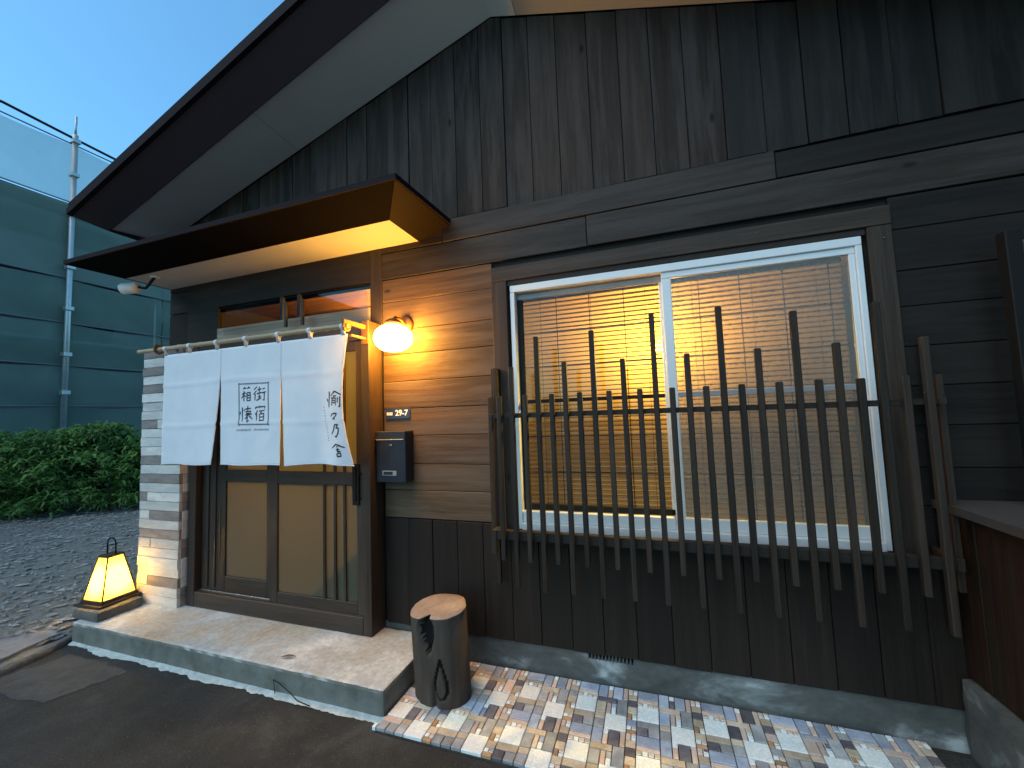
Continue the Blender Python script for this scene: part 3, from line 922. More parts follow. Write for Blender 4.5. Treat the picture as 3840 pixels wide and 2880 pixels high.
M['gold_strip'] = plain('brass_strip', (0.55, 0.42, 0.2), 0.25, 1.0)
box('brass_strip', (-3.306, -3.300), (-0.104, -0.0985), (0.38, 0.80), 'gold_strip', dl, 0.001)

# ---- entrance awning
awn = empty('awning', (-2.7, -0.3, 2.62)); awn.parent = house; awn.location = WL[awn] - WL[house]
ax0, ax1 = -4.12, -1.487; ay = -0.352; az = 2.703
bx0, bx1 = -4.29, -1.243; by = -0.640; bz = 2.745
def quad_solid(name, q, mat, parent, th):
    a, b, c, d = [Vector(p) for p in q]
    n_ = (b - a).cross(d - a).normalized() * th
    return prism(name, q, n_, mat, parent)
box('soffit_panel', (ax0, ax1), (ay, -0.002), (az, az + 0.014), 'awn_soffit', awn, 0)
ruled('front_fascia', ((ax0, ay - .001, az - 0.006), (ax1, ay - .001, az - 0.006)), ((bx0, by, bz), (bx1, by, bz)), 30, (0, 0.004, 0.015), 'awn_fascia_shaded', awn)
ruled('side_fascia', ((ax1 + .001, ay, az - 0.006), (ax1 + .001, -0.003, az - 0.006)), ((bx1, by, bz), (bx1, -0.003, bz + 0.03)), 12, (-0.004, 0, 0.015), 'awn_fascia', awn)
ruled('side_fascia', ((ax0 - .001, ay, az - 0.006), (ax0 - .001, -0.003, az - 0.006)), ((bx0, by, bz), (bx0, -0.003, bz + 0.03)), 12, (0.004, 0, 0.015), 'awn_fascia_shaded', awn)
prism('roof_sheet', [(bx0 - .01, by - .012, bz + 0.001), (bx1 + .012, by - .012, bz + 0.001), (bx1 + .012, -0.003, bz + 0.036), (bx0 - .01, -0.003, bz + 0.036)], (0, 0, 0.034), 'roof', awn)
# ================================================================== WINDOW
win = empty('window', (0.13, 0.0, 0.72)); win.parent = house; win.location = WL[win] - WL[house]
box('casing', (-0.936, 1.193), (-0.022, 0.0), (2.315, 2.412), 'casing_h', win, 0.003)
box('casing', (-0.936, -0.832), (-0.020, 0.0), (0.66, 2.314), 'casing_v', win, 0.003)
box('casing', (1.092, 1.193), (-0.020, 0.0), (0.66, 2.314), 'casing_v', win, 0.003)
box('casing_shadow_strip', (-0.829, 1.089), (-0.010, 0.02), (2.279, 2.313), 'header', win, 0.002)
box('sill_board', (-0.86, 1.16), (-0.05, 0.0), (0.664, 0.700), 'casing_h', win, 0.003)
# outer frame
box('frame', (-0.812, 1.07), (-0.012, 0.09), (2.232, 2.277), 'white_alu', win, 0.003)
box('frame', (-0.812, -0.782), (-0.012, 0.09), (0.722, 2.231), 'white_alu', win, 0.003)
box('frame', (1.042, 1.07), (-0.012, 0.09), (0.722, 2.231), 'white_alu', win, 0.003)
box('frame', (-0.782, 1.042), (-0.030, 0.09), (0.722, 0.765), 'white_alu', win, 0.003)
# front sash (right) and rear sash (left)
def sash(x0, x1, y0, sw, mid_mat, label, pane):
    s = empty('sash', ((x0 + x1) / 2, y0, 0.766)); s.parent = win; s.location = WL[s] - WL[win]
    s['label'] = label
    return s
# (sash pieces kept on the window itself: never a fourth level)
yR = (0.0, 0.026); yL = (0.040, 0.064)
box('sash_rail', (0.115, 1.041), yR, (2.195, 2.231), 'white_alu', win, 0.003)
box('sash_stile', (0.115, 0.168), yR, (0.832, 2.194), 'white_alu', win, 0.004)
box('sash_stile', (1.015, 1.041), yR, (0.832, 2.194), 'white_alu', win, 0.003)
box('sash_rail', (0.115, 1.041), yR, (0.766, 0.831), 'white_alu', win, 0.003)
box('sash_rail', (0.169, 1.014), (0.002, 0.02), (1.500, 1.532), 'number_grey', win, 0.003)
box('pane', (0.169, 1.014), (0.008, 0.011), (0.832, 1.499), 'glass_p', win, 0)
box('pane', (0.169, 1.014), (0.008, 0.011), (1.533, 2.194), 'glass_p', win, 0)
box('sash_rail', (-0.781, 0.140), yL, (2.190, 2.228), 'number_grey', win, 0.003)
box('sash_stile', (-0.781, -0.745), yL, (0.832, 2.189), 'black', win, 0.003)
box('sash_stile', (0.10, 0.140), yL, (0.832, 2.189), 'white_alu', win, 0.003)
box('sash_rail', (-0.781, 0.140), yL, (0.832, 0.868), 'black', win, 0.003)
box('sash_rail', (-0.781, 0.113), (-0.004, 0.038), (0.766, 0.831), 'white_alu', win, 0.003)
box('sash_rail', (-0.744, 0.099), yL, (1.505, 1.528), 'black', win, 0.002)  # rear sash rail coloured black for the shade it stands in
box('pane', (-0.744, 0.099), (0.050, 0.053), (0.869, 1.504), 'glass', win, 0)
box('pane', (-0.744, 0.099), (0.050, 0.053), (1.529, 2.189), 'glass', win, 0)
# slim inner grille
for i in range(8):
    x = -0.528 + 0.2115 * i
    if x > 1.03: break
    tube('grille_bar', [(x, 0.078, 0.77), (x, 0.078, 2.23)], 0.0026, 'black', win, 5)
for z in (1.0625, 1.29, 1.742, 1.968, 2.16):
    tube('grille_bar', [(-0.78, 0.083, z), (1.04, 0.083, z)], 0.0030, 'black', win, 5)
# small bright screws on the casing
for (x, z) in ((0.119, 2.401), (0.121, 2.374), (0.617, 2.404), (0.611, 2.372), (1.115, 2.402), (1.156, 2.247)):
    lathe('screw', [(0.0055, -0.001), (0.004, 0.001), (0.001, 0.0016)], (x, -0.0225, z), 'chrome', win, 8)

# blinds inside
def blind(x0, x1, label):
    b = empty('slatted_blind', ((x0 + x1) / 2, 0.135, 2.2), label, 'blind', 'slatted blinds behind the window')
    me = None
    z = 2.185; n = 0
    while z > 0.775:
        if me is None:
            bm = bmesh.new(); w = (x1 - x0) / 2; d = 0.0130
            pr = [(0.0050, 0.0112), (0.0025, 0.0045), (-0.0010, -0.0045), (-0.0050, -0.0112)]
            top_ = [[bm.verts.new((s * w, yy, zz_)) for s in (-1, 1)] for yy, zz_ in pr]
            bt = [[bm.verts.new((s * w, yy + 0.0010, zz_)) for s in (-1, 1)] for yy, zz_ in pr]
            for k in range(3):
                bm.faces.new((top_[k][0], top_[k][1], top_[k + 1][1], top_[k + 1][0]))
                bm.faces.new((bt[k][0], bt[k + 1][0], bt[k + 1][1], bt[k][1]))
            for k in (0, 3): bm.faces.new((top_[k][0], bt[k][0], bt[k][1], top_[k][1]))
            me = bpy.data.meshes.new('slat'); bm.to_mesh(me); bm.free(); me.materials.append(M['slat'])
        o = link('slat', me, ((x0 + x1) / 2, 0.135, z), b)
        o.rotation_euler = (rad(rb.uniform(-3, 3)), 0, 0)
        z -= 0.0285; n += 1
    box('head_rail', (x0, x1), (0.115, 0.155), (2.198, 2.228), 'casing_h', b, 0.002)
    box('bottom_rail', (x0, x1), (0.125, 0.147), (z, z + 0.014), 'casing_h', b, 0.002)
    for t in (0.14, 0.5, 0.86):
        x = x0 + (x1 - x0) * t
        tube('cord', [(x, 0.120, 2.2), (x, 0.120, z)], 0.0013, 'casing_v', b, 5)
    return b
blind(-0.775, 0.150, 'slatted blind glowing yellow behind the clear left half of the window')
blind(0.165, 1.03, 'slatted blind seen blurred through the patterned glass of the right half of the window')
# interior rooms (seen through the panes)
bm = bmesh.new()
def room(x, y, z, mi):
    t = 0.03
    bm_box(bm, x, (y[1], y[1] + t), z, 0, mi)
    bm_box(bm, (x[0] - t, x[0]), y, z, 0, mi)
    bm_box(bm, (x[1], x[1] + t), y, z, 0, mi)
    bm_box(bm, x, y, (z[0] - t, z[0]), 0, mi)
    bm_box(bm, x, y, (z[1], z[1] + t), 0, 1)
room((-0.95, 2.2), (0.104, 2.6), (0.1, 2.46), 0)
room((-3.9, -1.1), (0.104, 2.8), (0.05, 2.60), 0)
bm_obj('interior_lining', bm, ['plaster', 'interior_wood'], house)
for yy in (0.95, 1.45, 1.95, 2.45):
    box('ceiling_beam', (-3.88, -1.12), (yy, yy + 0.10), (2.46, 2.598), 'interior_wood', house, 0.004)
prism('door_shade_wedge', [(-1.89, -0.075, 0.13), (-2.55, -0.075, 0.13), (-1.89, -0.075, 0.66)], (0, 0.03, 0), 'interior_wood', house)  # unseen wedge added to cast a diagonal shadow on the door pane

def lamp(name, loc, power, col, r=0.05):
    d = bpy.data.lights.new(name, 'POINT'); d.energy = power; d.color = col; d.shadow_soft_size = r
    o = bpy.data.objects.new(name, d); COL.objects.link(o); return o
pl = empty('pendant_lamp', (0.10, 0.46, 2.455), 'small glowing pendant lamp behind the blinds near the middle of the window', 'lamp')
tube('cord', [(0.10, 0.46, 2.455), (0.10, 0.46, 1.96)], 0.004, 'black', pl, 6)
lathe('shade', [(0.02, 0.10), (0.035, 0.08), (0.05, 0.04), (0.052, 0.035)], (0.10, 0.46, 1.87), 'black', pl, 20)
lathe('bulb', [(0.008, 0.045), (0.03, 0.03), (0.038, 0.0), (0.03, -0.03), (0.008, -0.04)], (0.10, 0.46, 1.86), 'globe', pl, 16)
lo = lamp('bulb_light', (0, 0, 0), 42.0 * LAMP, (1.0, 0.66, 0.13), 0.05)
lo.parent = pl; lo.location = (0, -0.06, 1.80 - 2.455)
el = empty('hall_lamp', (-2.55, 1.0, 2.595), 'warm ceiling lamp inside the entrance hall seen through the transom', 'lamp')
lathe('shade', [(0.03, 0.0), (0.10, -0.01), (0.12, -0.05), (0.09, -0.09), (0.02, -0.10)], (-2.55, 1.0, 2.30), 'globe', el, 20)
tube('cord', [(-2.55, 1.0, 2.595), (-2.55, 1.0, 2.295)], 0.004, 'black', el, 6)
lo = lamp('hall_light', (0, 0, 0), 2.5 * LAMP, (1.0, 0.60, 0.16), 0.12)
lo.parent = el; lo.location = (0.15, -0.62, 2.36 - 2.595)

# ================================================================== LATTICE
lat = empty('window_lattice', (0.15, -0.18, 0.44), 'dark wooden lattice of uneven upright slats in front of the lit window', 'lattice')
tops = {-1: 1.725, 1: 1.89, 3: 1.725, 5: 1.89, 7: 1.72, 9: 1.952, 11: 1.72, 13: 1.954, 15: 1.723, 17: 1.89, 19: 1.72, 21: 1.893, 23: 1.72}
for k in range(-2, 24):
    x = -0.680 + 0.0805 * k
    even = (k % 2 == 0)
    zt = 1.551 if even else tops[k]; zb = 0.597 if even else 0.446
    zt += rb.uniform(-.003, .003); zb += rb.uniform(-.003, .003)
    box('slat', (x - 0.0140, x + 0.0140), (-0.216 + rb.uniform(-.001, .001), -0.186), (zb, zt), 'lattice', lat, 0.004)
box('rail', (-0.90, 1.215), (-0.184, -0.158), (1.418, 1.446), 'rail', lat, 0.002)
box('rail', (-0.90, 1.215), (-0.184, -0.150), (0.706, 0.760), 'rail', lat, 0.003)
for xs_ in (-0.905, 1.222):
    for z0, z1 in ((1.418, 1.446), (0.706, 0.760)):
        box('side_rail', (xs_ - 0.013, xs_ + 0.013), (-0.19, -0.022), (z0, z1), 'lattice', lat, 0.002)
    sgn = -1 if xs_ < 0 else 1
    for yy, zt, zb in ((-0.050, 1.735, 0.40), (-0.120, 1.552, 0.60)):
        box('slat', (xs_ + sgn * 0.0265 - 0.0125, xs_ + sgn * 0.0265 + 0.0125), (yy - 0.014, yy + 0.014), (zb, zt), 'lattice', lat, 0.0025)
box('side_board', (-0.918, -0.893), (-0.10, -0.023), (0.76, 1.735), 'lattice', lat, 0.003)

# ================================================================== STONE PILLAR
pil = empty('stone_pillar', (-3.87, -0.1, 0.0), 'short pillar clad in banded grey stone strips beside the door and lantern', 'pillar')
PX0, PX1, PY = -4.115, -3.622, -0.2
box('core', (PX0 + 0.02, PX1 - 0.02), (PY + 0.02, 0.0), (0.0, 2.095), 'dark_wall', pil, 0)
rp = random.Random(4)
rows = 28; rh = 2.10 / rows
# photo order from the top: D dark full, L light full, d+fraction : dark part then light
pat = ['D', 'L', 'D', 'L', ('d', 0.62), 'L', ('r', 0.60), 'L', ('d', 0.42), 'L', ('r', 0.70), 'L', 'D', 'L', 'D', 'L', ('d', 0.2), 'L', ('r', 0.25), 'L', 'D', ('s', 0.3), 'L', ('s', 0.28), 'L', ('r', 0.26), 'L', 'L']
for i in range(rows):
    z1 = 2.10 - i * rh; z0 = z1 - rh
    p = pat[i]; w = PX1 - PX0
    if p == 'D': parts = [(0, 1, 's_dark')]
    elif p == 'L': parts = [(0, 1, 's_light')]
    elif p[0] == 'd': parts = [(0, p[1], 's_dark'), (p[1], 1, 's_light')]
    elif p[0] == 'r': parts = [(0, p[1], 's_light'), (p[1], 1, 's_dark')]
    else: parts = [(0, p[1], 's_light'), (p[1], 1, 's_light')]
    for a, b, mt in parts:
        pr = rp.uniform(0, 0.010)
        o = rough_block('stone', (PX0 + a * w + 0.001, PX0 + b * w - 0.001 + (0.0 if b < 1 else 0)), (PY - pr, PY + 0.02), (z0 + 0.001, z1 - 0.001), mt, pil, 5, 1, 2, 0.0022, 0.002, i * 3.1 + a)
    mt = 's_dark' if (i * 7 + 3) % 5 in (0, 2) else 's_light'
    box('stone', (PX1 - 0.019, PX1 + rp.uniform(-0.002, 0.006)), (PY + 0.021, -0.002), (z0 + 0.001, z1 - 0.001), mt, pil, 0.002)
    o = box('stone', (PX0 - rp.uniform(-0.002, 0.006), PX0 + 0.019), (PY + 0.021, -0.002), (z0 + 0.001, z1 - 0.001), mt, pil, 0.002)

# ================================================================== NOREN
NZ1, NZ0 = 2.006, 1.146
def cloth_y(x, z):
    y = -0.335
    dn = (NZ1 - z)
    y += 0.006 * math.sin(x * 9 + 1) * dn * 1.4 + 0.004 * math.sin(x * 23) * dn
    t = max(0.0, (x + 2.25) / 0.45)
    y += -0.020 * dn * t * math.sin((x + 2.25) * 24) * 1.2
    y += 0.03 * dn * dn * max(0, t - 0.6)
    for zc, am in ((1.765, 0.0055), (1.445, 0.0050)):
        d = (z - zc + 0.006 * math.sin(x * 5)) / 0.012
        y -= am * math.exp(-d * d)
    y += 0.0018 * noise.noise(Vector((x * 14, z * 14, 0)))
    return y
def xl(p, z):  # left edge
    t = (NZ1 - z) / (NZ1 - NZ0)
    s = max(0.0, (1.85 - z) / 0.70)
    return (-3.620 + 0.0 * t, -2.985 + 0.008 * s, -2.400 + 0.033 * s)[p]
def xr(p, z):
    t = (NZ1 - z) / (NZ1 - NZ0); s = max(0.0, (1.85 - z) / 0.70)
    return (-2.985 - 0.078 * s ** 1.25, -2.400 - 0.006 * s, -1.833 - 0.052 * math.sin(math.pi * t * 0.95) + 0.030 * t * t)[p]
nor = empty('noren_curtain', (-2.72, -0.335, 2.03), 'white noren door curtain in three panels with black brush lettering', 'curtain')
v = []; f = []
NXg, NZg = 44, 52
for p in range(3):
    b0 = len(v)
    for j in range(NZg + 1):
        t = j / NZg
        for i in range(NXg + 1):
            u = i / NXg
            zt = 2.006; zb = 1.146 + (0.004 * math.sin(u * 7 + p * 2) if p != 2 else 0.016 * math.sin(math.pi * u) - 0.004)
            z = zt + (zb - zt) * t
            x = xl(p, z) + (xr(p, z) - xl(p, z)) * u
            v.append((x, cloth_y(x, z), z))
    for j in range(NZg):
        for i in range(NXg):
            a = b0 + j * (NXg + 1) + i
            f.append([a, a + 1, a + NXg + 2, a + NXg + 1])
cl = mesh_obj('cloth', v, f, 'cloth', nor, None, True)
md = cl.modifiers.new('thickness', 'SOLIDIFY'); md.thickness = 0.0014; md.offset = 1
# hem
bm = bmesh.new()
for p in range(3):
    pts = []
    for i in range(NXg + 1):
        u = i / NXg
        zb = 1.146 + (0.004 * math.sin(u * 7 + p * 2) if p != 2 else 0.016 * math.sin(math.pi * u) - 0.004)
        x = xl(p, zb) + (xr(p, zb) - xl(p, zb)) * u
        pts.append((x, cloth_y(x, zb), zb + 0.004))
    tube_bm(bm, pts, 0.0036, 6)
bm_obj('hem', bm, 'cloth', nor, True)
# loops round the pole
PZ = 2.058; PR = 0.017
for i, x in enumerate((-3.60, -3.327, -3.032, -2.737, -2.428, -2.143, -1.868)):
    bm = bmesh.new(); w = 0.016
    ring = []
    for k in range(15):
        a = rad(-60 + k * 300 / 14 - 60)
        ring.append((math.cos(a) * (PR + 0.004), math.sin(a) * (PR + 0.004)))
    ring = [(-0.002, -(PZ - 2.0))] + [(math.cos(rad(250 - k * 320 / 14)) * (PR + 0.0035), math.sin(rad(250 - k * 320 / 14)) * (PR + 0.0035)) for k in range(15)] + [(0.003, -(PZ - 2.0))]
    rw = [[bm.verts.new((x + s * w * (1 if 0 < k < 16 else 0.9), -0.335 + q[0], PZ + q[1])) for s in (-1, 1)] for k, q in enumerate(ring)]
    for k in range(len(rw) - 1): bm.faces.new((rw[k][0], rw[k][1], rw[k + 1][1], rw[k + 1][0]))
    o = bm_obj('loop', bm, 'cloth', nor, True)
    md = o.modifiers.new('thickness', 'SOLIDIFY'); md.thickness = 0.0012
# brush lettering
BIG= [[(-2.0067, 1.5877), (-1.9972, 1.5649)], [(-1.9849, 1.6344), (-1.9878, 1.5296)], [(-1.9693, 1.5955), (-1.9614, 1.5856)], [(-1.9375, 1.6352), (-1.9732, 1.602)], [(-1.9375, 1.6333), (-1.887, 1.6073)], [(-1.9535, 1.6011), (-1.9221, 1.6027)], [(-1.9575, 1.5886), (-1.9617, 1.5381)], [(-1.9575, 1.5886), (-1.93, 1.5886), (-1.9303, 1.5381)], [(-1.9536, 1.5725), (-1.934, 1.5729)], [(-1.9537, 1.558), (-1.9341, 1.5584)], [(-1.9143, 1.5929), (-1.9146, 1.5551)], [(-1.8964, 1.5983), (-1.8953, 1.5291), (-1.907, 1.5327)], [(-1.9541, 1.4885), (-1.97, 1.4688)], [(-1.9541, 1.486), (-1.9228, 1.4893), (-1.9268, 1.4737), (-1.9544, 1.4495)], [(-1.9464, 1.4631), (-1.9309, 1.4469)], [(-1.9413, 1.4145), (-1.9117, 1.415), (-1.9235, 1.3922), (-1.9056, 1.3918), (-1.9082, 1.3607), (-1.9239, 1.3329), (-1.9339, 1.3424)], [(-1.9366, 1.4113), (-1.9446, 1.3802), (-1.9628, 1.3523)], [(-1.9242, 1.2894), (-1.9594, 1.2617)], [(-1.9218, 1.2875), (-1.8934, 1.2748), (-1.8628, 1.2641)], [(-1.9204, 1.2751), (-1.9127, 1.2688)], [(-1.9244, 1.2521), (-1.8989, 1.2551)], [(-1.9127, 1.2645), (-1.9113, 1.2397)], [(-1.9168, 1.2397), (-1.8898, 1.2427)], [(-1.9168, 1.2273), (-1.9131, 1.2088), (-1.8846, 1.2106)], [(-1.9168, 1.2273), (-1.8937, 1.2316), (-1.8862, 1.2118)]]
SMALL= [[(-2.6277, 1.7021), (-2.6598, 1.6797)], [(-2.632, 1.6748), (-2.6641, 1.6454)], [(-2.6456, 1.6514), (-2.6496, 1.6035)], [(-2.6228, 1.6778), (-2.5816, 1.6845)], [(-2.6046, 1.7009), (-2.6059, 1.6494)], [(-2.6298, 1.6506), (-2.5749, 1.6582)], [(-2.6176, 1.626), (-2.5856, 1.6313)], [(-2.604, 1.6459), (-2.6055, 1.6152)], [(-2.6357, 1.6028), (-2.5809, 1.6209)], [(-2.5724, 1.682), (-2.5452, 1.6873)], [(-2.5767, 1.6548), (-2.5359, 1.6616)], [(-2.554, 1.6571), (-2.5534, 1.6026), (-2.5689, 1.6067)], [(-2.5986, 1.567), (-2.5957, 1.5567)], [(-2.6414, 1.5414), (-2.6398, 1.555), (-2.5439, 1.5581), (-2.5528, 1.5415)], [(-2.6211, 1.5338), (-2.6465, 1.5005)], [(-2.6319, 1.5137), (-2.634, 1.4592)], [(-2.6072, 1.5265), (-2.5482, 1.5311)], [(-2.5799, 1.5255), (-2.5933, 1.509)], [(-2.6024, 1.5059), (-2.6037, 1.4583)], [(-2.6024, 1.5059), (-2.557, 1.5091), (-2.5583, 1.4571)], [(-2.5976, 1.4833), (-2.5613, 1.4855)], [(-2.6019, 1.4603), (-2.5583, 1.4618)], [(-2.7447, 1.7052), (-2.7634, 1.6887)], [(-2.7493, 1.6949), (-2.7304, 1.6953)], [(-2.707, 1.7066), (-2.7237, 1.6901)], [(-2.7115, 1.6964), (-2.6928, 1.6974)], [(-2.7743, 1.6543), (-2.7346, 1.6628)], [(-2.7538, 1.6777), (-2.7545, 1.6012)], [(-2.7552, 1.6499), (-2.7767, 1.623)], [(-2.7485, 1.6461), (-2.7341, 1.6315)], [(-2.7252, 1.6623), (-2.7262, 1.6034)], [(-2.7252, 1.6623), (-2.6951, 1.6643), (-2.6943, 1.6034)], [(-2.7221, 1.6434), (-2.6967, 1.6443)], [(-2.7218, 1.6254), (-2.6965, 1.6263)], [(-2.7262, 1.6062), (-2.6943, 1.6068)], [(-2.7662, 1.5599), (-2.7674, 1.4561)], [(-2.7847, 1.5294), (-2.7891, 1.5052)], [(-2.7517, 1.5421), (-2.744, 1.5314)], [(-2.7423, 1.5452), (-2.6861, 1.5499)], [(-2.7163, 1.5684), (-2.7177, 1.5339)], [(-2.7373, 1.5277), (-2.6858, 1.5307)], [(-2.7326, 1.5275), (-2.7305, 1.5136)], [(-2.6877, 1.5307), (-2.693, 1.5137)], [(-2.7305, 1.5136), (-2.6931, 1.5151)], [(-2.7417, 1.5036), (-2.6762, 1.5084)], [(-2.7135, 1.5062), (-2.7459, 1.4727)], [(-2.7227, 1.4927), (-2.724, 1.4549), (-2.7036, 1.4646)], [(-2.7087, 1.4991), (-2.6711, 1.4705)], [(-2.69, 1.4951), (-2.702, 1.4852)]]
def strokes(name, lines, w0, w1, mat):
    v = []; f = []
    for ln in lines:
        pts = []
        for a, b in zip(ln[:-1], ln[1:]):
            L = math.hypot(b[0] - a[0], b[1] - a[1]); n = max(2, int(L / 0.006))
            for k in range(n): pts.append((a[0] + (b[0] - a[0]) * k / n, a[1] + (b[1] - a[1]) * k / n))
        pts.append(ln[-1])
        m_ = len(pts); b0 = len(v)
        for i, p in enumerate(pts):
            q0 = pts[max(0, i - 1)]; q1 = pts[min(m_ - 1, i + 1)]
            dx, dz = q1[0] - q0[0], q1[1] - q0[1]; L = math.hypot(dx, dz) or 1
            t = i / (m_ - 1)
            w = w0 + (w1 - w0) * t
            w *= 0.85 + 0.5 * abs(noise.noise(Vector((p[0] * 60, p[1] * 60, 0))))
            if i in (0, m_ - 1): w *= 0.6
            nx_, nz_ = -dz / L * w, dx / L * w
            for s in (-1, 1):
                x, z = p[0] + nx_ * s, p[1] + nz_ * s
                v.append((x, cloth_y(x, z) - 0.0016, z))
        for i in range(m_ - 1):
            a = b0 + 2 * i
            f.append([a, a + 1, a + 3, a + 2])
    return mesh_obj(name, v, f, mat, nor)
strokes('brush_lettering', BIG, 0.0054, 0.0040, 'ink')
strokes('brush_lettering', SMALL, 0.0050, 0.0040, 'ink')
bxs = [(-2.8023, 1.7294), (-2.5184, 1.7233), (-2.5113, 1.4322), (-2.7975, 1.4361)]
def ext(a, b, e=0.010):
    d = math.hypot(b[0] - a[0], b[1] - a[1]); ux, uz = (b[0] - a[0]) / d * e, (b[1] - a[1]) / d * e
    return [(a[0] - ux, a[1] - uz), (b[0] + ux, b[1] + uz)]
strokes('printed_frame', [ext(bxs[i], bxs[(i + 1) % 4]) for i in range(4)], 0.0052, 0.0048, 'ink_grey')
rl = random.Random(8)
ln = []
for (xa, xb) in ((-2.8207, -2.6747), (-2.6562, -2.5065)):
    x = xa
    while x < xb - 0.008:
        ln.append([(x, 1.3885 + rl.uniform(-.002, .002)), (x + 0.005, 1.4055 + rl.uniform(-.002, .001))])
        if rl.random() < 0.6: ln.append([(x, 1.397), (x + 0.010, 1.398)])
        x += 0.0128
strokes('small_print', ln, 0.0030, 0.0030, 'ink_pale')
ln = []
for i in range(13):
    t = i / 12; x = -2.0373 + t * 0.0468; z = 1.5283 - t * 0.2163
    ln.append([(x - 0.005, z + rl.uniform(-.003, .003)), (x + 0.005, z + rl.uniform(-.003, .003))])
    if i % 2: ln.append([(x + rl.uniform(-.003, .003), z + 0.004), (x + rl.uniform(-.003, .003), z - 0.005)])
strokes('small_print', ln, 0.0026, 0.0022, 'ink_grey')

rod = empty('curtain_pole', (-2.8, -0.335, PZ), 'pale bamboo pole carrying the white noren on two wooden brackets', 'pole')
bm = bmesh.new()
pts = []; rs = []
x = -3.93
while x <= -1.825:
    pts.append((x, -0.335, PZ + 0.001 * math.sin(x * 5))); k = ((x + 3.93) / 0.24) % 1
    rs.append(PR * (1.12 if (k < 0.06 or k > 0.96) else 1.0)); x += 0.0105
tube_bm(bm, pts, rs, 12)
bm_obj('pole', bm, 'bamboo', rod, True)
M['bracket'] = wood('bracket_wood', (0.26, 0.13, 0.055), (0.16, 0.075, 0.03), 'y', 0.45, None, 0.1, False)
for xb in (-3.69, -1.842):
    bm = bmesh.new()
    bm_box(bm, (xb - 0.011, xb + 0.011), (-0.37, -0.150), (2.068, 2.098), 0.003)
    tube_bm(bm, [(xb, -0.335 + 0.030 * math.cos(a * math.pi / 12), PZ + 0.030 * math.sin(a * math.pi / 12)) for a in range(24)], 0.009, 8, 0, True)
    bm_box(bm, (xb - 0.011, xb + 0.011), (-0.300, -0.150), (1.995, 2.010), 0.002)
    bm_box(bm, (xb - 0.030, xb + 0.030), (-0.1585, -0.1495), (1.965, 2.13), 0.002)
    bm_obj('bracket', bm, 'bracket', rod)

# ================================================================== WALL LAMP
wl = empty('wall_lamp', (-1.605, 0.0, 2.06), 'glowing orange globe lamp on the wall beside the door, above the number plate', 'lamp')
prof = [(0.006, 0.088)] + [(0.128 * math.sin(rad(a)) ** 0.82, 0.092 * math.cos(rad(a))) for a in range(15, 176, 10)] + [(0.006, -0.091)]
lathe('globe', prof, (-1.612, -0.152, 1.985), 'globe', wl, 32)
M['lamp_metal'] = plain('aged_brass', (0.20, 0.10, 0.045), 0.4, 0.6)
lathe('cap', [(0.055, -0.006), (0.062, 0.010), (0.050, 0.026), (0.020, 0.040)], (-1.612, -0.152, 2.078), 'lamp_metal', wl, 24)
bm = bmesh.new()
tube_bm(bm, [(-1.605, -0.001, 2.105), (-1.605, -0.022, 2.105)], [0.062, 0.054], 24)
tube_bm(bm, [(-1.605, -0.02, 2.105), (-1.606, -0.07, 2.130), (-1.611, -0.13, 2.132), (-1.612, -0.152, 2.110)], 0.012, 10)
bm_obj('wall_mount', bm, 'lamp_metal', wl, True)

# ================================================================== MAILBOX
mb = empty('mailbox', (-1.683, -0.05, 1.005), 'dark navy metal mailbox with silver lip on the wall below the lamp', 'mailbox')
box('body', (-1.803, -1.566), (-0.098, -0.003), (1.006, 1.350), 'mail', mb, 0.004)
box('lid', (-1.805, -1.564), (-0.104, -0.002), (1.3005, 1.353), 'mail', mb, 0.004)
box('lip', (-1.797, -1.572), (-0.112, -0.1035), (1.294, 1.300), 'chrome', mb, 0.0012)
lathe('lock', [(0.016, 0.0), (0.016, 0.004), (0.002, 0.005)], (-1.690, -0.101, 1.262), 'black', mb, 16)
box('key_tab', (-1.692, -1.668), (-0.108, -0.103), (1.257, 1.266), 'chrome', mb, 0.001)
box('name_frame', (-1.752, -1.640), (-0.1012, -0.0985), (1.053, 1.085), 'number_grey', mb, 0.0008)
box('name_window', (-1.742, -1.668), (-0.1022, -0.1013), (1.058, 1.080), 'mail', mb, 0.0003)

# ================================================================== NUMBER PLATE
npl = empty('number_plate', (-1.685, -0.004, 1.475), 'blue plate reading 29-7 on the wall above the mailbox', 'sign')
bm = bmesh.new()
w_, h_, r_ = 0.1, 0.0365, 0.010
ring = []
for (cx, cz, a0) in ((w_ - r_, h_ - r_, 0), (-w_ + r_, h_ - r_, 90), (-w_ + r_, -h_ + r_, 180), (w_ - r_, -h_ + r_, 270)):
    for k in range(5):
        a = rad(a0 + k * 22.5); ring.append((cx + r_ * math.cos(a), cz + r_ * math.sin(a)))
fr_ = [bm.verts.new((-1.685 + p[0], -0.0085, 1.474 + p[1])) for p in ring]; bk = [bm.verts.new((-1.685 + p[0], -0.003, 1.474 + p[1])) for p in ring]
bm.faces.new(fr_); bm.faces.new(bk[::-1])
for i in range(len(ring)): bm.faces.new((fr_[i], bk[i], bk[(i + 1) % len(ring)], fr_[(i + 1) % len(ring)]))
bm_obj('plate', bm, 'plate', npl)
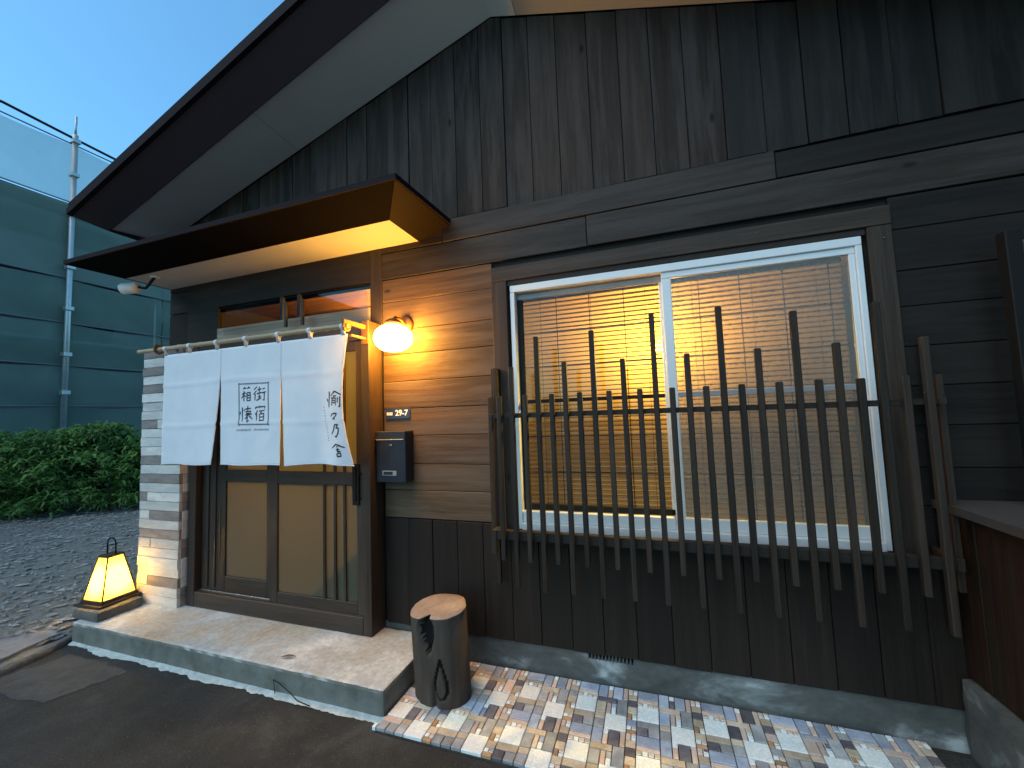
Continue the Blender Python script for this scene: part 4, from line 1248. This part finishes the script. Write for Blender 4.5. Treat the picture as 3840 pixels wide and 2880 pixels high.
def text_obj(name, body, size, loc, mat, parent, off=0.0):
    cu = bpy.data.curves.new(name, 'FONT'); cu.body = body; cu.size = size; cu.align_x = 'CENTER'; cu.align_y = 'CENTER'; cu.offset = off; cu.extrude = 0.0006
    tmp = bpy.data.objects.new(name, cu); COL.objects.link(tmp)
    dg = bpy.context.evaluated_depsgraph_get()
    me = bpy.data.meshes.new_from_object(tmp.evaluated_get(dg))
    bpy.data.objects.remove(tmp); bpy.data.curves.remove(cu)
    me.transform(Matrix.Rotation(rad(90), 4, 'X'))
    me.materials.clear(); me.materials.append(M[mat])
    return link(name, me, loc, parent)
text_obj('lettering', '29-7', 0.056, (-1.653, -0.0095, 1.476), 'plate_white', npl, 0.0014)
bm = bmesh.new()
for i in range(4):
    for j in range(2):
        bm_box(bm, (-1.776 + i * 0.0125, -1.766 + i * 0.0125), (-0.0098, -0.0088), (1.463 + j * 0.011, 1.472 + j * 0.011))
bm_obj('small_print', bm, 'plate_white', npl)

# ================================================================== SECURITY CAMERA
sc_ = empty('security_camera', (-3.98, -0.33, 2.64), 'small white security camera under the left corner of the door awning', 'camera')
bm = bmesh.new()
tube_bm(bm, [(-4.075, -0.40, 2.585), (-4.06, -0.39, 2.59), (-3.99, -0.34, 2.605), (-3.975, -0.33, 2.607)], [0.036, 0.046, 0.046, 0.034], 18)
bm_obj('housing', bm, 'camera_white', sc_, True)
tube('lens', [(-4.078, -0.402, 2.584), (-4.086, -0.408, 2.582)], 0.024, 'black', sc_, 16)
tube('arm', [(-3.98, -0.335, 2.61), (-3.92, -0.31, 2.60), (-3.90, -0.30, 2.63), (-3.86, -0.28, 2.70)], 0.011, 'black', sc_, 8)
lathe('mount', [(0.035, -0.012), (0.035, -0.001)], (-3.86, -0.28, 2.702), 'camera_white', sc_, 16)

# ================================================================== LANTERN ON ITS PLINTH
o = rough_block('lantern_plinth', (-4.285, -3.975), (-0.525, -0.235), (0.002, 0.070), 'plinth', None, 12, 12, 3, 0.002, 0.006, 9)
tag(o, 'square dark stone block under the lantern at the left end of the doorstep', 'stone block')
lan = empty('floor_lantern', (-4.19, -0.345, 0.07), 'tapered paper floor lantern glowing yellow on its stone block', 'lantern')
LC = Vector((-4.185, -0.345, 0)); LR = rad(3)
def lp(x, y, z): 
    return (LC.x + x * math.cos(LR) - y * math.sin(LR), LC.y + x * math.sin(LR) + y * math.cos(LR), z)
hb, ht, zb_, zt_ = 0.108, 0.052, 0.112, 0.415
def lant_prism(name, corners_bottom, corners_top, mat):
    vv = corners_bottom + corners_top
    return mesh_obj(name, vv, [[3, 2, 1, 0], [4, 5, 6, 7], [0, 1, 5, 4], [1, 2, 6, 5], [2, 3, 7, 6], [3, 0, 4, 7]], mat, lan)
q4 = ((-1, -1), (1, -1), (1, 1), (-1, 1))
lant_prism('base', [lp(s * 0.150, t * 0.150, 0.072) for s, t in q4], [lp(s * 0.146, t * 0.146, 0.086) for s, t in q4], 'door_h')
lant_prism('base', [lp(s * 0.122, t * 0.122, 0.0865) for s, t in q4], [lp(s * 0.119, t * 0.119, 0.111) for s, t in q4], 'door_h')
lant_prism('top_cap', [lp(s * 0.058, t * 0.058, zt_) for s, t in q4], [lp(s * 0.054, t * 0.054, zt_ + 0.016) for s, t in q4], 'door_h')
for (s, t) in q4:
    tube('corner_post', [lp(s * hb * 1.03, t * hb * 1.03, zb_), lp(s * ht * 1.03, t * ht * 1.03, zt_)], 0.0062, 'door_v', lan, 6)
for k in range(4):
    (s0, t0), (s1, t1) = q4[k], q4[(k + 1) % 4]
    a = [lp(s0 * hb, t0 * hb, zb_), lp(s1 * hb, t1 * hb, zb_), lp(s1 * ht, t1 * ht, zt_), lp(s0 * ht, t0 * ht, zt_)]
    quad_solid('paper_panel', a, 'paper', lan, 0.0012)
hp = []
for k in range(17):
    a = math.pi * k / 16
    hp.append(lp(-0.048 * math.cos(a), 0, 0.51 + 0.046 * math.sin(a)))
hp = [lp(-0.048, 0, zt_ + 0.012)] + hp + [lp(0.048, 0, zt_ + 0.012)]
tube('handle', hp, 0.0055, 'black', lan, 8)
lo = lamp('lantern_bulb', (0, 0, 0), 3.6 * LAMP, (1.0, 0.60, 0.15), 0.02)
lo.parent = lan; lo.location = (LC.x + 4.19, LC.y + 0.345, 0.235 - 0.07)

# ================================================================== LOG STOOL
LX, LY = -1.200, -0.300
v = []; f = []; fm = []
NA, NZl = 120, 80
z0l, z1l = -0.1295, 0.335
tf = rad(-61)
def dang(a, b):
    d = (a - b + math.pi) % (2 * math.pi) - math.pi
    return d
def in_hollow(th, z):
    d = dang(th, rad(-97)) / rad(22) ; e = (z - 0.258) / 0.095
    d2 = dang(th, rad(-92)) / rad(9); e2 = (z - 0.20) / 0.065
    return min(d * d + e * e, d2 * d2 + e2 * e2)
def tear(th, z):
    # teardrop outline distance in metres: centre -66 deg, z .0, tip up
    x = dang(th, rad(-68)) * 0.155; zc = -0.012
    zz_ = z - zc
    # half width as function of height
    t = (zz_ + 0.072) / 0.20
    if t < 0: return math.hypot(x, zz_ + 0.072)
    if t > 1: return math.hypot(x - 0.004, zz_ - 0.128)
    hw = 0.041 * math.sin(math.pi * min(1, t ** 0.62)) * (1 - 0.35 * t) + 0.001
    return abs(abs(x - 0.006 * t) - hw)
for j in range(NZl + 1):
    t = j / NZl; z = z0l + (z1l - z0l) * t
    for i in range(NA):
        th = 2 * math.pi * i / NA
        r_ = 0.158 + 0.012 * math.cos(th * 2 + 0.6) + 0.008 * noise.noise(Vector((math.cos(th) * 1.6, math.sin(th) * 1.6, z * 2))) + 0.004 * noise.noise(Vector((math.cos(th) * 6, math.sin(th) * 6, z * 5)))
        r_ += 0.010 * math.cos(th * 3 + 1.1) * 0.5
        g = math.exp(-(dang(th, rad(-84)) / rad(5)) ** 2)      # vertical split low down
        if z < 0.02: r_ -= 0.030 * g * min(1, (0.02 - z) / 0.1)
        hv = in_hollow(th, z)
        if hv < 1: r_ -= 0.055 * min(1, (1 - hv) * 3)
        td = tear(th, z)
        if td < 0.011: r_ -= 0.022 * (1 - td / 0.011)
        lean = (z - z0l) / (z1l - z0l)
        zz2 = z
        if j == NZl: zz2 = z + 0.018 * math.cos(th - rad(35)) + 0.004 * math.sin(3 * th)
        elif j > NZl - 12: zz2 = z + (0.018 * math.cos(th - rad(35)) + 0.004 * math.sin(3 * th)) * (1 - (NZl - j) / 12)
        v.append((LX - 0.022 * lean + r_ * math.cos(th) * 1.0, LY + r_ * math.sin(th) * 0.96, zz2))
for j in range(NZl):
    zc = z0l + (z1l - z0l) * (j + 0.5) / NZl
    for i in range(NA):
        th = 2 * math.pi * (i + 0.5) / NA
        f.append([j * NA + i, j * NA + (i + 1) % NA, (j + 1) * NA + (i + 1) % NA, (j + 1) * NA + i])
        fm.append(1 if (in_hollow(th, zc) < 0.80 or tear(th, zc) < 0.0075) else 0)
log_ = empty('log_stool', (LX, LY, -0.1295), 'upright sawn log stool with a hollow and teardrop crack on the tiles', 'stool')
mesh_obj('trunk', v, f, ['bark', 'hollow_shade'], log_, fm, True)
# sawn top: rings from the rim to the centre
v2 = []; f2 = []
top_ring = v[NZl * NA:]
cx = sum(p[0] for p in top_ring) / NA; cy = sum(p[1] for p in top_ring) / NA; cz = sum(p[2] for p in top_ring) / NA
for s in (1.0, 0.985, 0.7, 0.35):
    for p in top_ring:
        v2.append((cx + (p[0] - cx) * s, cy + (p[1] - cy) * s, cz + (p[2] - cz) * s + (0.004 if s < 1 else 0.0) + (0.002 * noise.noise(Vector((p[0] * 20 * s, p[1] * 20 * s, 0))) if s < 0.98 else 0)))
v2.append((cx, cy, cz + 0.004))
for k in range(3):
    for i in range(NA): f2.append([k * NA + i, k * NA + (i + 1) % NA, (k + 1) * NA + (i + 1) % NA, (k + 1) * NA + i])
for i in range(NA): f2.append([3 * NA + i, 3 * NA + (i + 1) % NA, 4 * NA])
mesh_obj('sawn_top', v2, f2, 'log_top', log_, None, True)

# ================================================================== ANNEX ON THE RIGHT
anx = empty('low_porch_wall', (1.9, -0.9, -0.16), 'low brown boarded wall with grey flat cap and concrete base right of the window', 'wall')
rough_block('concrete_base', (1.262, 3.2), (-1.85, -0.004), (-0.175, 0.185), 'foundation', anx, 40, 40, 8, 0.004, 0.012, 2)
box('core', (1.325, 3.2), (-1.80, -0.004), (0.186, 0.935), 'dark_wall', anx, 0)
y = -0.004; i = 0
while y > -1.78:
    w = 0.142
    box('board', (1.300 + rb.uniform(-.002, .002), 1.323), (y - w + 0.002, y - 0.001), (0.19, 0.934), 'annex', anx, 0.002)
    y -= w
prism('cap', [(1.235, -0.004, 0.936), (3.2, -0.004, 0.936), (3.2, -1.86, 0.936), (1.235, -1.86, 0.936)], (0, 0, 0.036), 'cap', anx)
po = empty('black_post', (1.56, -0.14, 0.973), 'black upright post with a pale fitting on the porch wall cap at the right edge', 'post')
box('post', (1.505, 1.56), (-0.165, -0.11), (0.9735, 2.16), 'black', po, 0.004)
box('pale_fitting', (1.585, 1.68), (-0.14, -0.08), (2.06, 2.12), 'number_grey', po, 0.006)

# ================================================================== ADDED HOUSE (unseen, keeps light off the right side)
nb = empty('added_shade_house', (6.5, -5.0, -0.15), 'plain dark two storey house added outside the frame to shade the right side', 'house')
box('wall', (4.2, 10.0), (-11.0, 0.6), (-0.16, 6.2), 'bwall', nb, 0)
for yy in (-9.5, -6.5, -3.5):
    for zz_ in (1.0, 3.9):
        box('window', (4.16, 4.2), (yy, yy + 1.6), (zz_, zz_ + 1.2), 'black', nb, 0.01)
for sx_ in (1, -1):
    prism('roof', [(7.1, -11.5, 8.4), (7.1, 1.0, 8.4), (7.1 + sx_ * 3.5, 1.0, 6.1), (7.1 + sx_ * 3.5, -11.5, 6.1)], (0, 0, 0.15), 'roof', nb)
# ================================================================== HEDGE SHRUBS
def shrub(cx, cy, rx, ry, h, n, seed, label):
    rr = random.Random(seed)
    root = empty('leafy_shrub', (cx, cy, -0.15), label, 'shrub', 'shrubs along the gravel in front of the netted building')
    bm = bmesh.new()
    for k in range(9):
        a = rr.random() * 6.28; r0 = 0.1 * rr.random(); r1 = rr.uniform(0.3, 0.75)
        tube_bm(bm, [(cx + r0 * math.cos(a), cy + r0 * math.sin(a), -0.16), (cx + r1 * 0.5 * rx * math.cos(a), cy + r1 * 0.5 * ry * math.sin(a), h * 0.35), (cx + r1 * rx * math.cos(a), cy + r1 * ry * math.sin(a), h * 0.75)], [0.02, 0.014, 0.006], 6)
    bm_obj('stem', bm, 'stem', root, True)
    v = []; f = []
    tufts = []
    for k in range(n // 22):
        a = rr.random() * 6.28; u = rr.random() ** 0.42
        zc = -0.05 + h * (rr.random() ** 0.8)
        prof_ = math.sqrt(max(0.05, 1 - (abs(zc / h) * 0.98) ** 2.6))
        tufts.append((cx + u * rx * prof_ * math.cos(a), cy + u * ry * prof_ * math.sin(a), zc, rr.random() * 6.28))
    for (tx, ty, tz, ta) in tufts:
        for q in range(22):
            d = Vector((math.cos(ta + rr.gauss(0, 1.0)), math.sin(ta + rr.gauss(0, 1.0)), rr.uniform(-0.25, 0.9))).normalized()
            p = Vector((tx, ty, tz)) + Vector((rr.gauss(0, .05), rr.gauss(0, .05), rr.gauss(0, .045)))
            L = rr.uniform(0.10, 0.24); w = rr.uniform(0.012, 0.027)
            sd_ = d.cross(Vector((rr.gauss(0, 1), rr.gauss(0, 1), 1))).normalized() * w
            mid = p + d * L * 0.5 + Vector((0, 0, 0.012)); tip = p + d * L + Vector((0, 0, -0.35 * L))
            b = len(v)
            v += [tuple(p), tuple(mid - sd_), tuple(mid + sd_), tuple(tip)]
            f += [[b, b + 1, b + 2], [b + 1, b + 3, b + 2]]
    mesh_obj('foliage', v, f, 'leaf', root, None, False)
hd = Vector((-10.59, 1.35)); hs = (Vector((-9.25, 2.56)) - hd).normalized(); hn = Vector((-hs.y, hs.x))
labs = ['leafy shrub at the far left edge, cut by the picture frame', 'broad leafy shrub left of the galvanised pole foot', 'leafy shrub straight below the galvanised scaffold pole', 'leafy shrub directly behind the floor lantern, right of the pole foot', 'low leafy shrub touching the edge of the stone pillar', 'leafy shrub hidden mostly behind the stone pillar']
for i, (t, h, r1) in enumerate(((-0.9, 1.45, 0.85), (0.15, 1.40, 0.8), (0.95, 1.50, 0.8), (1.75, 1.22, 0.75), (2.55, 1.0, 0.75), (3.4, 0.9, 0.7))):
    c = hd + hs * t + hn * 0.75
    shrub(c.x, c.y, r1, r1, h, 6200, 50 + i, labs[i])

# ================================================================== NETTED SITE ACROSS THE GRAVEL
NX_ = -13.0
site = empty('building_under_scaffold', (-14.5, 4, -0.15), 'grey building far left wrapped in scaffolding and green netting', 'building')
box('building_wall', (-19.0, -14.1), (-16, 17), (-0.16, 7.2), 'bwall', site, 0)
for yy in (-1.2, 1.1, 3.4, 5.7):
    for zz_ in (0.9, 3.4, 5.6):
        fr = box('window', (-14.1, -14.04), (yy, yy + 1.1), (zz_, zz_ + 1.2), 'black', site, 0.01)
for zz_ in (5.283, 6.95, 2.0, 3.6):
    box('scaffold_deck', (-13.9, -13.12), (-8, 12), (zz_ - 0.06, zz_), 'deck', site, 0)
box('grey_sheet', (-13.06, -13.03), (-8, 12), (5.05, 5.86), 'deck', site, 0)
def net(y0, y1, z0, z1, seed):
    nn = 34; nz = 12; v = []; f = []
    for j in range(nz + 1):
        for i in range(nn + 1):
            yy = y0 + (y1 - y0) * i / nn; zz_ = z0 + (z1 - z0) * j / nz
            s = math.sin(math.pi * j / nz)
            v.append((NX_ + 0.06 * s + 0.045 * s * noise.noise(Vector((yy * 1.1, zz_ * 0.8, seed))), yy, zz_ - 0.05 * math.sin(math.pi * i / nn) * (j == nz)))
    for j in range(nz):
        for i in range(nn):
            a = j * (nn + 1) + i; f.append([a, a + 1, a + nn + 2, a + nn + 1])
    mesh_obj('net_sheet', v, f, 'net', site, None, True)
zl = [-0.1, 1.99, 2.95, 3.97, 5.05, 6.93, 8.40]
ylv = [-7, -2.3, 0.65, 3.06, 5.05, 8.0, 12]
k = 0
for y0, y1 in zip(ylv[:-1], ylv[1:]):
    for z0, z1 in zip(zl[:-1], zl[1:]):
        net(y0 + 0.01, y1 - 0.01, z0 + 0.01, z1 - 0.01, k); k += 1
for zz_ in zl[1:]:
    tube('scaffold_rail', [(-12.97, -7, zz_), (-12.97, 12, zz_)], 0.016, 'deck', site, 6)
for yy in ylv:
    if yy == 3.06:
        tube('galvanised_pole', [(-12.90, yy, -0.15), (-12.90, yy, 8.62)], 0.055, 'galv', site, 10)
        tube('pole_tip', [(-12.90, yy, 8.62), (-12.90, yy, 9.1)], 0.025, 'galv', site, 8)
        for zz_ in (1.4, 2.3, 3.2, 4.3, 5.3, 6.6, 7.6, 8.45):
            box('clamp', (-12.97, -12.81), (yy - 0.075, yy + 0.075), (zz_ - 0.05, zz_ + 0.05), 'galv', site, 0.01)
    else:
        tube('scaffold_pole', [(-13.3, yy, -0.15), (-13.3, yy, 8.4)], 0.03, 'galv', site, 8)
tube('top_cable', [(-12.95, -2.3, 8.42), (-12.95, 0.9, 8.50), (-12.95, 1.9, 8.62), (-12.95, 3.06, 8.55), (-12.95, 5, 8.45)], 0.03, 'black', site, 6)
